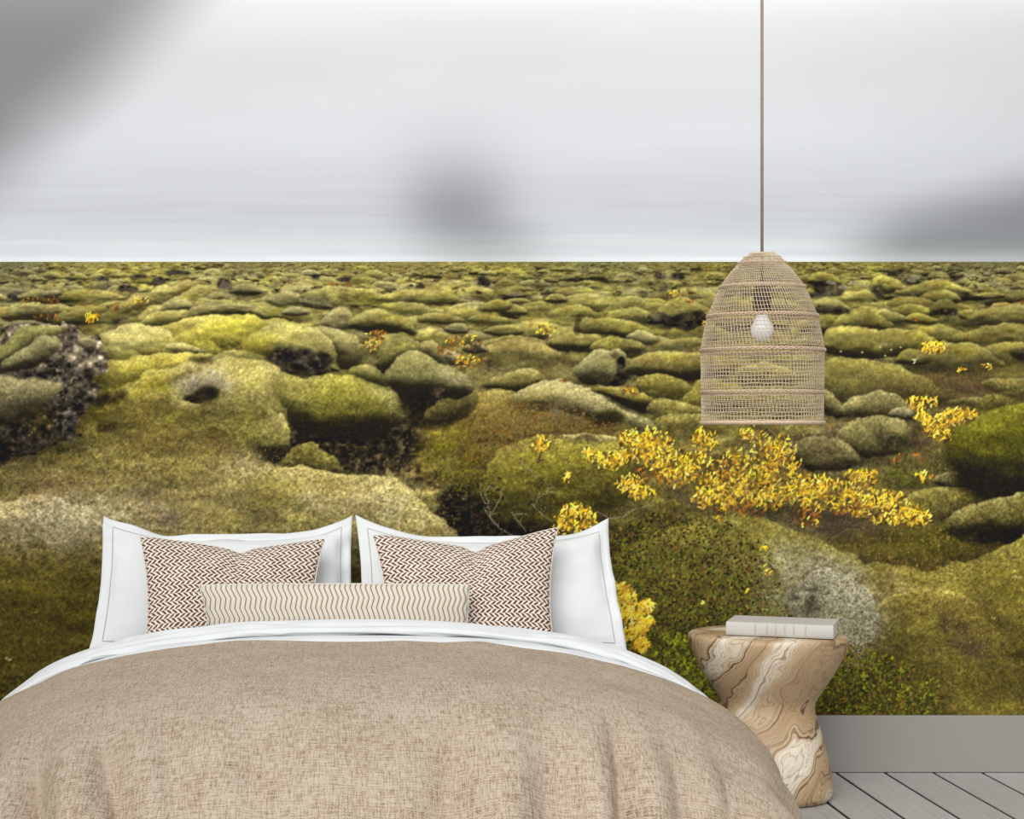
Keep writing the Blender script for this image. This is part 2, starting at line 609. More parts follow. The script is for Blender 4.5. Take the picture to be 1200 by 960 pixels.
def paint_land():
    global IMG
    # ------------------------------------------------ far field, back to front
    hz = sstep(306.5, 309.5, YY)
    far_mounds(420, 309, 330)
    far_mounds(260, 326, 352)
    far_mounds(130, 348, 384)
    far_mounds(40, 384, 440)
    for _ in range(420):                             # tiny dark gaps near the skyline
        y = 310 + 34 * RNG.random() ** 1.3
        d = y - 304
        x = RNG.uniform(PX0, PX1)
        for _k in range(3):
            blob(x + RNG.normal(0, 0.16) * d, y + RNG.normal(0, 0.04) * d, d * RNG.uniform(0.04, 0.12) + 0.6, d * 0.03 + 0.4, RNG.normal(0, 0.3), (0.17, 0.15, 0.10), RNG.uniform(0.2, 0.6))
    for _ in range(260):                             # and pale lichen caps
        y = 311 + 40 * RNG.random() ** 1.2
        d = y - 304
        blob(RNG.uniform(PX0, PX1), y, d * RNG.uniform(0.1, 0.25) + 0.8, d * 0.05 + 0.5, 0, (0.60, 0.56, 0.40), RNG.uniform(0.25, 0.6))
    for cx, cy, w, h in [(262, 333, 18, 13), (185, 330, 14, 10), (205, 352, 22, 11), (162, 323, 22, 5), (567, 331, 16, 11), (492, 335, 14, 8),
                         (482, 350, 12, 8), (773, 323, 16, 7), (792, 323, 18, 8), (648, 348, 24, 9), (776, 340, 10, 6), (208, 320, 30, 6),
                         (120, 328, 16, 6), (150, 338, 24, 8), (405, 327, 16, 7), (370, 326, 10, 5), (75, 358, 22, 8), (20, 346, 22, 9), (1180, 318, 10, 5)]:
        dark([(cx - w * .5, cy + h * .3), (cx - w * .3, cy - h * .4), (cx + w * .1, cy - h * .5), (cx + w * .5, cy - h * .1), (cx + w * .4, cy + h * .5), (cx - w * .1, cy + h * .45)],
             0.85, (0.19, 0.165, 0.15), edge=1, rough=0.6, warp=0.8)
    for (pts, kw) in SHAPES_FAR:
        mound(pts, **kw)
    # ------------------------------------------------ middle ground and foreground
    for step in SCENE_STEPS:
        step()
    # the fibrous grain of moss over everything but leaves, coarser towards the viewer
    amp = 0.095 + 0.125 * NEAR
    g = (GRAIN * 0.95 + HAIR * 1.2) * amp * 1.25
    IMG[:] = np.clip(IMG * (1 + g)[..., None] + (np.clip(GRAIN - 0.55, 0, 1) * (0.10 + 0.10 * NEAR))[..., None] * np.array([0.9, 0.85, 0.5], np.float32), 0, 1)
    IMG[:] = np.clip((IMG - 0.36) * 1.16 + 0.360 + 0.014 * (1 - sstep(380, 520, YY))[..., None], 0.05, 1)
    IMG[:] = np.clip(IMG * 0.89 + IMG.mean(-1, keepdims=True) * 0.11 * np.array([1.02, 1.01, 0.90], np.float32), 0, 1)
    for step in LEAF_STEPS:
        step()


def M(*pts, **kw):
    return (list(pts), kw)
def part(name, label):
    i = len(PRINT_PARTS) + 1
    PRINT_PARTS[i] = (name, label)
    return i


LICH = (150, 143, 108)
OLV = (112, 106, 44)
SHAPES_FAR = [
    # left, high ridges running down to the left
    M((20, 350), (40, 340), (70, 342), (100, 350), (60, 356), und=0.6, rim=0.2),
    M((70, 350), (90, 338), (130, 342), (160, 350), (110, 358), und=0.5, fade=0.5),
    M((48, 346), (60, 340), (75, 343), (62, 350), und=0.6, tint=LICH),
    M((0, 370), (30, 356), (90, 358), (120, 352), (90, 368), (30, 376), und=0.7, fade=0.3),
    M((60, 378), (90, 360), (140, 350), (180, 340), (170, 356), (110, 376), (80, 384), und=0.6, fade=0.4),
    M((120, 366), (160, 345), (215, 330), (240, 332), (200, 350), (150, 372), (130, 376), und=0.5, fade=0.5, gain=1.06),
    M((130, 385), (180, 360), (225, 338), (250, 340), (215, 362), (170, 384), und=0.45, fade=0.6, gain=1.08),
    M((0, 385), (20, 376), (50, 378), (55, 388), (20, 394), und=0.6, tint=LICH, tmix=0.4),
    M((270, 344), (276, 335), (290, 332), (303, 338), (306, 345), (288, 347), und=0.75, rim=0.5, tint=(110, 104, 74)),
    M((189, 365), (200, 352), (216, 350), (228, 360), (222, 366), und=0.6, rim=0.3, tint=(122, 112, 80)),
    M((165, 380), (180, 366), (205, 363), (222, 366), (218, 376), (190, 383), und=0.55, rim=0.2),
    M((214, 378), (224, 362), (245, 355), (264, 357), (286, 356), (302, 362), (309, 371), (290, 371), (262, 369), (235, 376), und=0.75, rim=0.45, tint=(126, 118, 82), tmix=0.55),
    M((190, 385), (230, 372), (262, 370), (300, 376), (290, 390), (230, 396), und=0.35, fade=0.7, gain=1.12),
    M((330, 367), (340, 360), (356, 360), (362, 367), (346, 370), und=0.6, rim=0.5, tint=LICH),
    M((310, 352), (330, 342), (352, 345), (350, 356), (325, 358), und=0.4, rim=0.4, tint=LICH, tmix=0.4),
    M((350, 350), (365, 345), (380, 350), (390, 360), (375, 362), (355, 358), und=0.6, rim=0.5, tint=LICH, tmix=0.5),
    M((352, 345), (390, 336), (430, 340), (460, 352), (420, 358), (370, 354), und=0.45, fade=0.6),
    M((440, 352), (470, 340), (520, 342), (540, 352), (500, 358), und=0.5, fade=0.4),
    M((375, 378), (390, 362), (410, 362), (415, 380), (395, 386), und=0.4, rim=0.4, tint=LICH, tmix=0.4),
    M((408, 384), (412, 372), (425, 366), (440, 363), (462, 366), (482, 377), (491, 390), (482, 394), (462, 390), (440, 388), (424, 389), und=0.7, rim=0.35),
    M((443, 360), (470, 354), (500, 358), (508, 368), (470, 370), und=0.4, fade=0.5),
    M((488, 376), (498, 368), (515, 366), (535, 370), (546, 376), (535, 380), (505, 380), und=0.6, rim=0.25),
    M((546, 375), (565, 368), (590, 372), (610, 378), (580, 383), und=0.5, fade=0.4),
    M((585, 367), (592, 359), (602, 356), (614, 360), (618, 368), (600, 370), und=0.6, rim=0.3),
    M((560, 364), (580, 352), (600, 355), (590, 366), und=0.6),
    M((638, 352), (646, 345), (660, 346), (664, 354), (650, 356), und=0.75, rim=0.35),
    M((680, 358), (720, 346), (760, 352), (770, 362), (720, 366), und=0.45, fade=0.5),
    M((640, 368), (670, 358), (700, 366), (690, 376), (650, 376), und=0.4, fade=0.5),
    M((706, 376), (725, 362), (745, 360), (765, 368), (770, 376), (735, 380), und=0.5, rim=0.2),
    M((480, 400), (505, 390), (530, 392), (545, 400), (510, 408), und=0.5, fade=0.5),
    M((520, 386), (530, 379), (545, 380), (548, 390), (532, 392), und=0.5, tint=(120, 112, 80)),
    M((565, 388), (580, 382), (605, 382), (614, 390), (590, 394), und=0.6, rim=0.2),
    M((545, 408), (580, 394), (620, 394), (650, 408), (600, 418), und=0.3, fade=0.7),
    M((766, 372), (772, 362), (785, 352), (800, 350), (815, 357), (827, 372), (818, 384), (800, 385), (784, 382), und=0.85, rim=0.3),
    M((676, 388), (682, 375), (700, 372), (735, 376), (760, 384), (770, 392), (740, 395), (700, 393), und=0.6, rim=0.25),
    M((640, 402), (650, 393), (672, 389), (695, 392), (705, 400), (690, 411), (660, 412), und=0.75, rim=0.22),
    M((735, 395), (745, 388), (760, 388), (772, 398), (760, 404), und=0.5, tint=LICH, tmix=0.5),
    M((688, 410), (700, 399), (725, 395), (748, 399), (757, 408), (735, 416), (705, 416), und=0.55, rim=0.28),
    M((765, 408), (790, 396), (823, 396), (823, 410), und=0.4, fade=0.5),
    # right of the lamp
    M((945, 332), (952, 322), (965, 319), (980, 323), (983, 332), (965, 338), und=0.85, rim=0.15),
    M((1000, 345), (1010, 340), (1024, 344), (1026, 353), (1004, 354), (980, 352), und=0.5, fade=0.4, gain=1.1),
    M((1018, 340), (1026, 325), (1042, 323), (1056, 330), (1058, 342), (1036, 345), und=0.5, rim=0.15, gain=1.06),
    M((1050, 345), (1070, 334), (1100, 327), (1124, 334), (1136, 346), (1100, 350), und=0.5, fade=0.3, gain=1.06),
    M((1077, 352), (1086, 343), (1103, 340), (1120, 345), (1126, 353), (1105, 357), und=0.6, rim=0.2),
    M((1140, 346), (1165, 342), (1178, 347), (1160, 351), und=0.6),
    M((948, 364), (955, 351), (972, 349), (990, 356), (998, 366), (970, 368), und=0.7, rim=0.4, tint=(126, 120, 72)),
    M((1040, 356), (1060, 346), (1085, 350), (1095, 358), (1060, 362), und=0.4, fade=0.5),
    M((1042, 366), (1054, 357), (1072, 356), (1090, 363), (1093, 370), (1062, 372), und=0.6, rim=0.3),
    M((1020, 374), (1028, 363), (1042, 362), (1060, 370), (1060, 378), (1034, 380), und=0.5, rim=0.4, tint=(132, 126, 74)),
    M((1057, 373), (1070, 366), (1090, 371), (1100, 378), (1070, 380), und=0.5),
    M((1088, 366), (1091, 357), (1103, 351), (1116, 354), (1121, 364), (1117, 370), (1096, 370), und=0.85, rim=0.12, gain=0.86),
    M((1122, 368), (1135, 362), (1150, 366), (1152, 374), (1130, 374), und=0.5),
    M((1135, 372), (1165, 360), (1200, 358), (1240, 366), (1230, 384), (1160, 380), und=0.5, fade=0.4),
    M((975, 386), (985, 370), (1005, 360), (1024, 362), (1036, 372), (1045, 384), (1010, 388), und=0.5, rim=0.22),
    M((1060, 396), (1075, 384), (1100, 381), (1125, 388), (1136, 398), (1110, 404), (1080, 402), und=0.5, rim=0.2),
    M((1125, 398), (1150, 382), (1190, 379), (1240, 390), (1230, 406), (1160, 404), und=0.45, fade=0.4),
    M((964, 400), (967, 388), (985, 383), (1020, 384), (1055, 386), (1085, 390), (1098, 400), (1088, 412), (1050, 418), (1000, 419), (966, 414), und=0.55, rim=0.2),
    M((1130, 418), (1160, 404), (1200, 402), (1260, 412), (1240, 430), (1150, 428), und=0.45, fade=0.5),
    M((1050, 420), (1064, 410), (1085, 412), (1092, 424), (1070, 428), (1052, 426), und=0.8, rim=0.2),
    M((1070, 420), (1100, 403), (1140, 403), (1165, 416), (1172, 430), (1120, 436), und=0.45, fade=0.35),
    M((1183, 415), (1190, 408), (1206, 408), (1215, 420), (1195, 421), und=0.8, gain=0.7, tint=(80, 72, 50)),
]


def right_rocks():
    for c in [[(952, 334), (975, 330), (990, 338), (986, 347), (970, 348), (955, 342)], [(1022, 336), (1034, 334), (1036, 346), (1026, 348)],
              [(1122, 341), (1136, 342), (1138, 348), (1124, 347)], [(958, 358), (985, 358), (996, 366), (975, 366)], [(1100, 364), (1119, 362), (1120, 371), (1102, 371)],
              [(1030, 318), (1055, 316), (1070, 320), (1050, 323)], [(1058, 328), (1074, 326), (1078, 332), (1064, 332)], [(1113, 322), (1128, 322), (1126, 328), (1115, 328)]]:
        dark(c, 0.85, (0.20, 0.175, 0.13), 1, 0.6, 0.8)
    for x, y in [(974, 331), (1000, 332), (1068, 329), (1072, 325), (988, 337)]:
        blob(x, y, 6, 2.4, 0.1, (0.56, 0.53, 0.44), 0.7)
    dark([(782, 372), (800, 366), (825, 368), (826, 380), (800, 387), (786, 382)], 0.9, (0.14, 0.12, 0.09), 1.5, 0.6)
    dark([(758, 372), (770, 367), (782, 372), (782, 379), (762, 380)], 0.8, (0.26, 0.24, 0.18), 1.5, 0.7)
    dark([(655, 408), (670, 406), (688, 408), (670, 412)], 0.7, (0.15, 0.14, 0.05), 1.5)
    dark([(424, 386), (445, 381), (470, 382), (462, 389), (440, 390)], 0.85, (0.14, 0.12, 0.06), 1.5)
    dark([(676, 376), (680, 374), (680, 392), (674, 388)], 0.7, (0.2, 0.18, 0.12), 1)


def left_slopes():
    # the sunlit yellow-green slope and the pale dome above it
    tone([(120, 420), (200, 385), (300, 385), (320, 420), (290, 450), (220, 440), (130, 470), (110, 450)], (158, 146, 50), 0.5, 14, 0.3)
    mound([(112, 398), (126, 388), (148, 381), (172, 380), (196, 388), (210, 401), (200, 416), (150, 428), (118, 420)], und=0.3, rim=0.35, fade=0.75,
          tint=(164, 154, 88), tmix=0.55, contact=0.3)
    mound([(195, 398), (225, 386), (262, 372), (292, 371), (312, 380), (300, 400), (255, 418), (215, 415)], und=0.3, rim=0.2, fade=0.85, tint=(154, 144, 52), tmix=0.6, contact=0.15)
    mound([(195, 402), (215, 402), (236, 410), (243, 413), (225, 416), (200, 410)], und=0.5, rim=0.4, tint=(150, 138, 92), contact=0.3)
    mound([(110, 432), (150, 418), (205, 414), (255, 420), (230, 440), (160, 455), (120, 462)], und=0.4, rim=0.25, fade=0.8, tint=(150, 138, 54), tmix=0.5, contact=0.2)
    mound([(130, 470), (165, 440), (220, 425), (280, 420), (320, 428), (330, 470), (250, 500), (160, 500)], und=0.3, rim=0.35, fade=0.95, contact=0.2)
    mound([(148, 462), (170, 445), (215, 432), (225, 440), (180, 462), (150, 478)], und=0.4, rim=0.35, fade=0.8, tint=(150, 138, 48), contact=0.1)
    mound([(245, 424), (270, 410), (300, 412), (318, 424), (300, 432), (262, 432)], und=0.4, rim=0.4, fade=0.4, tint=(158, 148, 92), contact=0.3)
    for c in [[(216, 422), (235, 419), (250, 422), (238, 425)], [(136, 462), (144, 456), (150, 458), (142, 467)], [(112, 502), (122, 494), (138, 496), (128, 506)], [(100, 470), (125, 462), (140, 470), (118, 478)]]:
        dark(c, 0.75, (0.15, 0.12, 0.06), 2, 0.3)


def lava_rock():
    p = part('printed_rock', 'rugged dark brown lava rock with grey green moss pads, printed at the far left of the mural')
    pts = [(-30, 420), (-10, 398), (20, 387), (45, 381), (82, 381), (96, 394), (110, 396), (118, 406), (126, 422), (121, 440), (114, 456), (101, 474), (88, 490), (90, 510), (60, 524), (30, 532), (-30, 536)]
    mound(pts, und=0.5, rim=0.1, tint=(98, 88, 74), tmix=0.95, part=p, warp=2.2, contact=0.5)
    s = win(-30, 375, 130, 540)
    m = (IDS[s] == p).astype(np.float32)[..., None]
    rg = (N5 * 0.55 + N10 * 0.6 + N3 * 0.35)[s]
    IMG[s] = IMG[s] * (1 - m) + np.clip(IMG[s] * (1 + 0.75 * rg)[..., None] + np.clip(rg - 0.45, 0, 1)[..., None] * 0.22, 0.05, 1) * m
    mound([(-30, 432), (0, 405), (24, 388), (50, 382), (78, 384), (72, 394), (50, 404), (38, 415), (10, 428)], und=0.55, rim=0.25, tint=(116, 112, 60), tmix=0.8, contact=0.3)
    mound([(4, 424), (28, 408), (52, 394), (70, 398), (72, 408), (56, 420), (36, 432), (8, 436)], und=0.6, rim=0.25, tint=(118, 112, 76), tmix=0.8, contact=0.3)
    mound([(-30, 470), (-10, 442), (20, 441), (48, 441), (66, 448), (74, 458), (58, 470), (62, 484), (30, 492), (-30, 500)], und=0.55, rim=0.3, tint=(112, 104, 74), tmix=0.85, contact=0.4)
    mound([(88, 400), (98, 395), (110, 398), (112, 408), (98, 408)], und=0.4, rim=0.35, tint=(120, 110, 82), tmix=0.8, contact=0.2)
    for c in [[(0, 434), (20, 436), (60, 430), (74, 416), (84, 426), (60, 442), (20, 441), (-10, 441)], [(70, 388), (86, 386), (92, 398), (84, 412), (74, 404)], [(58, 476), (72, 462), (80, 480), (72, 508), (54, 512)],
              [(-20, 504), (20, 496), (50, 500), (60, 516), (20, 528), (-20, 530)]]:
        dark(c, 0.68, (0.15, 0.13, 0.11), 2.5, 0.6)
    tone([(30, 488), (55, 482), (66, 500), (40, 512)], (120, 100, 46), 0.5, 3, 0.5)
    tone([(76, 488), (84, 480), (88, 510), (78, 514)], (150, 140, 124), 0.5, 2, 0.6)
    for _ in range(90):                              # rough lit knobs of the lava
        x, y = RNG.uniform(66, 124), RNG.uniform(388, 500)
        if polymask(np.array(pts, float), np.array([[x + 4]], np.float32), np.array([[y]], np.float32))[0, 0]:
            blob(x, y, RNG.uniform(1, 2.6), RNG.uniform(0.8, 1.6), RNG.uniform(0, 3), (0.44, 0.40, 0.34), RNG.uniform(0.3, 0.75))


def middle_left():
    # the overhanging boulder above the pit and the ones behind it
    p3 = part('printed_boulder', 'rounded pale olive moss boulder behind the overhanging one, printed left of the mural middle')
    mound([(366, 390), (372, 383), (387, 380), (408, 389), (421, 400), (426, 412), (422, 426), (410, 433), (395, 425), (385, 405)], und=0.6, rim=0.4, tint=(130, 122, 76), part=p3)
    p2 = part('printed_boulder', 'mossy boulder with a dark hollow under its right lip, printed left of the mural middle')
    mound([(282, 404), (300, 387), (318, 378), (340, 377), (362, 384), (382, 394), (394, 411), (393, 424), (384, 436), (360, 440), (322, 424), (298, 414)], und=0.35, rim=0.4,
          tint=(134, 126, 72), part=p2, fade=0.0)
    tone([(280, 404), (300, 390), (318, 396), (310, 412), (290, 412)], (158, 148, 44), 0.7, 6)
    dark([(316, 424), (322, 412), (344, 408), (366, 410), (386, 414), (391, 424), (384, 436), (374, 443), (350, 436)], 0.93, (0.13, 0.11, 0.095), 2.2, 0.8)
    tone([(352, 414), (366, 412), (368, 436), (354, 434)], (98, 88, 74), 0.45, 3, 0.9)
    # ridge running to the front
    mound([(215, 452), (240, 430), (285, 418), (325, 432), (345, 446), (352, 480), (345, 530), (322, 540), (290, 520), (240, 500)], und=0.25, rim=0.3, fade=0.5, tint=(136, 126, 66), tmix=0.5, contact=0.25)
    p4 = part('printed_boulder', 'large nose shaped moss boulder overhanging a dark pit, printed left of the mural middle')
    dark([(334, 500), (400, 505), (478, 492), (486, 520), (478, 545), (430, 556), (370, 548), (336, 530)], 0.95, (0.175, 0.15, 0.105), 5, 0.7)
    for _ in range(120):
        blob(RNG.uniform(405, 482), RNG.uniform(512, 552), RNG.uniform(1, 3), RNG.uniform(0.8, 2), RNG.uniform(0, 3), (0.36, 0.31, 0.23), RNG.uniform(0.2, 0.6))
    mound([(318, 448), (335, 441), (360, 443), (385, 440), (405, 438), (428, 441), (450, 452), (470, 464), (479, 478), (475, 492), (460, 506), (428, 514), (390, 515), (358, 512), (338, 490)],
          und=0.85, rim=0.35, tint=(118, 112, 40), tmix=0.6, part=p4, contact=0.4)
    tone([(430, 446), (460, 458), (477, 476), (472, 492), (452, 480), (440, 462)], (150, 142, 96), 0.5, 6, 0.3)
    tone([(296, 440), (330, 444), (356, 452), (352, 476), (320, 476)], (142, 132, 70), 0.75, 11, 0.2)
    mound([(282, 500), (296, 486), (318, 482), (334, 488), (340, 508), (338, 530), (328, 541), (306, 538), (290, 522)], und=0.75, rim=0.35, tint=(140, 130, 72), contact=0.1, fade=0.0, xf=(286, 322))
    tone([(264, 486), (290, 478), (310, 482), (304, 510), (296, 530), (270, 520)], (134, 124, 60), 0.9, 8, 0.2)
    mound([(336, 534), (345, 522), (362, 518), (382, 526), (398, 544), (400, 556), (360, 556), (336, 548)], und=0.4, rim=0.2, tint=(96, 88, 36), tmix=0.7)
    # the hollow in the slope, under a grey lip
    tone([(200, 452), (216, 438), (238, 428), (262, 434), (278, 450), (270, 462), (240, 456), (212, 464)], (160, 150, 122), 0.75, 6, 0.6)
    tone([(214, 456), (230, 447), (256, 447), (268, 458), (240, 458)], (96, 86, 68), 0.6, 4, 0.5)
    dark([(217, 463), (228, 457), (246, 455), (258, 458), (254, 466), (240, 471), (224, 474)], 0.93, (0.13, 0.105, 0.075), 2.4, 0.3, 2.2)
    mound([(200, 470), (216, 469), (232, 474), (240, 477), (222, 482), (204, 480)], und=0.1, rim=0.3, fade=0.6, contact=0.0, tint=(140, 128, 80))
    # the green mound between M4 and the twin boulders
    mound([(412, 436), (420, 428), (436, 428), (452, 440), (452, 452), (430, 446)], und=0.5, rim=0.2)
    pt = part('printed_boulder', 'small dark green moss boulder behind its larger twin, printed at the mural middle')
    mound([(441, 420), (446, 407), (460, 398), (478, 397), (492, 402), (494, 412), (480, 424), (462, 432), (452, 441), (444, 434)], und=0.7, gain=0.95, tint=(104, 98, 48), part=pt, rim=0.45)
    mound([(492, 404), (502, 399), (512, 403), (522, 414), (518, 424), (500, 416)], und=0.4, rim=0.3, tint=(118, 108, 70))
    mound([(520, 412), (530, 410), (545, 420), (548, 428), (528, 428)], und=0.6, rim=0.4, tint=(140, 130, 100))
    pw = part('printed_boulder', 'broad grey green moss boulder with a shadowed underside, printed at the mural middle')
    dark([(474, 462), (500, 452), (550, 462), (545, 488), (520, 500), (488, 502), (474, 486)], 0.95, (0.13, 0.11, 0.06), 4, 0.4)
    mound([(500, 475), (530, 465), (556, 456), (562, 472), (545, 490), (515, 500), (500, 492)], und=0.5, rim=0.05, tint=(92, 84, 44), contact=0.0, fade=0.3)
    mound([(451, 444), (456, 428), (466, 416), (480, 411), (496, 415), (512, 424), (530, 432), (548, 442), (557, 454), (552, 464), (534, 467), (516, 470), (498, 466), (478, 470), (464, 460)],
          und=0.9, rim=0.32, tint=(118, 112, 66), tmix=0.7, part=pw, contact=0.35)
    tone([(515, 430), (548, 444), (555, 456), (530, 456), (510, 446)], (136, 126, 92), 0.6, 6, 0.3)
    dark([(505, 462), (518, 455), (524, 462), (514, 470)], 0.6, (0.2, 0.17, 0.14), 2, 0.8)


def middle_right():
    mound([(560, 412), (580, 398), (615, 396), (650, 408), (660, 424), (610, 432), (570, 426)], und=0.25, fade=0.7, tint=(124, 108, 58), tmix=0.5)
    mound([(540, 408), (552, 401), (564, 403), (570, 412), (552, 414)], und=0.6, tint=(124, 112, 84), tmix=0.6)
    dark([(562, 418), (576, 414), (586, 424), (576, 432), (564, 430)], 0.6, (0.24, 0.20, 0.14), 3, 0.6)
    dark([(548, 402), (560, 402), (562, 411), (550, 411)], 0.7, (0.16, 0.14, 0.12), 1.5, 0.4)
    ps = part('printed_boulder', 'small moss boulder with a bright right edge, printed just right of the mural middle')
    mound([(566, 448), (580, 440), (604, 434), (622, 432), (636, 437), (640, 446), (630, 454), (600, 458), (575, 456)], und=0.6, rim=0.5, tint=(124, 116, 60), part=ps)
    pb = part('printed_boulder', 'egg shaped grey moss boulder with a rocky dark right side, printed left of the pendant lamp')
    mound([(672, 438), (680, 424), (690, 414), (708, 409), (726, 410), (736, 418), (737, 434), (734, 446), (718, 452), (694, 451), (678, 446)], und=0.65, rim=0.5, tint=(130, 124, 84), tmix=0.7, part=pb)
    dark([(726, 420), (735, 422), (736, 440), (728, 448), (716, 450), (722, 436)], 0.85, (0.16, 0.14, 0.11), 1.5, 0.8)
    dark([(714, 415), (724, 413), (728, 418), (720, 420)], 0.6, (0.2, 0.18, 0.1), 1.5)
    mound([(730, 436), (738, 422), (760, 414), (790, 412), (830, 416), (852, 426), (850, 442), (815, 448), (775, 444), (745, 440)], und=0.8, rim=0.25)
    dark([(775, 438), (800, 442), (840, 440), (835, 448), (790, 447)], 0.8, (0.13, 0.11, 0.05), 2)
    mound([(860, 436), (885, 426), (915, 428), (935, 444), (900, 452), (870, 448)], und=0.4, rim=0.4, tint=(140, 132, 74))
    mound([(740, 452), (750, 440), (775, 438), (800, 446), (812, 458), (790, 468), (755, 464)], und=0.45, rim=0.2, fade=0.3, tint=(112, 104, 44))
    mound([(800, 462), (830, 446), (870, 452), (875, 476), (830, 484), (805, 478)], und=0.5, rim=0.2, tint=(122, 114, 44))
    mound([(875, 470), (900, 456), (950, 460), (960, 482), (900, 490)], und=0.4, rim=0.2, fade=0.4)
    pk = part('printed_boulder', 'low moss boulder with orange plants on top and a dark front, printed left of the pendant lamp')
    mound([(694, 456), (704, 453), (726, 452), (746, 456), (760, 465), (766, 474), (758, 482), (742, 480), (724, 472)], und=0.9, rim=0.25, part=pk, tint=(124, 112, 44))
    dark([(728, 474), (745, 470), (766, 472), (764, 482), (748, 482)], 0.85, (0.13, 0.11, 0.05), 2)
    mound([(757, 480), (766, 470), (784, 468), (806, 472), (824, 480), (815, 492), (780, 494)], und=0.35, rim=0.35, fade=0.4)
    mound([(764, 500), (780, 486), (826, 486), (850, 500), (830, 512), (790, 512)], und=0.3, rim=0.1, fade=0.7)
    # heath slope and the pale ridge in front of it
    mound([(480, 520), (510, 490), (548, 466), (585, 456), (620, 462), (690, 474), (742, 496), (760, 520), (680, 530), (560, 560), (500, 560)], und=0.2, rim=0.2, fade=0.85, tint=(112, 96, 42), tmix=0.5, contact=0.3)
    pr = part('printed_boulder', 'long pale moss ridge sloping down to the right, printed left of the pendant lamp')
    mound([(594, 470), (612, 455), (640, 446), (668, 448), (690, 456), (712, 470), (732, 482), (752, 488), (768, 498), (774, 508), (752, 504), (728, 494), (706, 497), (690, 492), (660, 482), (625, 478)],
          und=0.55, rim=0.75, tint=(158, 150, 98), tmix=0.6, part=pr)
    dark([(700, 484), (716, 480), (730, 486), (726, 494), (704, 497), (697, 492)], 0.85, (0.15, 0.13, 0.05), 2)
    tone([(560, 490), (600, 468), (640, 468), (690, 488), (740, 504), (700, 512), (640, 506), (580, 520)], (112, 94, 46), 0.75, 6, 0.8)
    tone([(630, 474), (680, 484), (690, 494), (650, 490)], (122, 108, 84), 0.6, 5, 0.9)
    mound([(468, 500), (478, 495), (492, 502), (500, 516), (490, 530), (474, 524)], und=0.4, rim=0.3, tint=(110, 96, 44), fade=0.3)
    tone([(486, 530), (510, 512), (545, 500), (550, 514), (520, 540), (498, 548)], (126, 116, 28), 0.55, 8, 0.5)
    # smooth green dome behind the right pillow
    pd = part('printed_boulder', 'broad smooth green moss dome printed above the right pillow')
    mound([(562, 590), (562, 566), (572, 544), (592, 524), (618, 514), (650, 510), (690, 510), (722, 520), (740, 545), (730, 590), (690, 620), (620, 625), (580, 612)],
          und=0.5, rim=0.25, fade=0.35, tint=(106, 98, 34), tmix=0.75, part=pd, contact=0.35)
    mound([(650, 513), (668, 509), (705, 509), (725, 516), (700, 520), (668, 518)], und=0.3, rim=0.5, tint=(150, 140, 88), contact=0.1, fade=0.4)
    dark([(676, 512), (690, 510), (702, 514), (688, 516)], 0.7, (0.24, 0.2, 0.12), 1.5)
    tone([(520, 560), (540, 530), (565, 520), (562, 560), (545, 590)], (100, 90, 26), 0.6, 7, 0.4)
    # the dark pocket with a leafless bush
    dark([(512, 596), (522, 576), (545, 570), (562, 582), (575, 604), (600, 612), (640, 618), (640, 640), (520, 640)], 0.93, (0.12, 0.10, 0.075), 5, 0.6)
    dark([(440, 532), (470, 528), (500, 548), (520, 565), (510, 578), (482, 562)], 0.55, (0.26, 0.20, 0.12), 5, 0.8)
    for _ in range(160):
        x, y = RNG.uniform(512, 590), RNG.uniform(560, 636)
        blob(x, y, RNG.uniform(1.2, 2.8), RNG.uniform(0.8, 1.6), RNG.uniform(0, 3), RNG.choice([(0.30, 0.24, 0.22), (0.36, 0.30, 0.12), (0.06, 0.05, 0.05)]), RNG.uniform(0.3, 0.7))


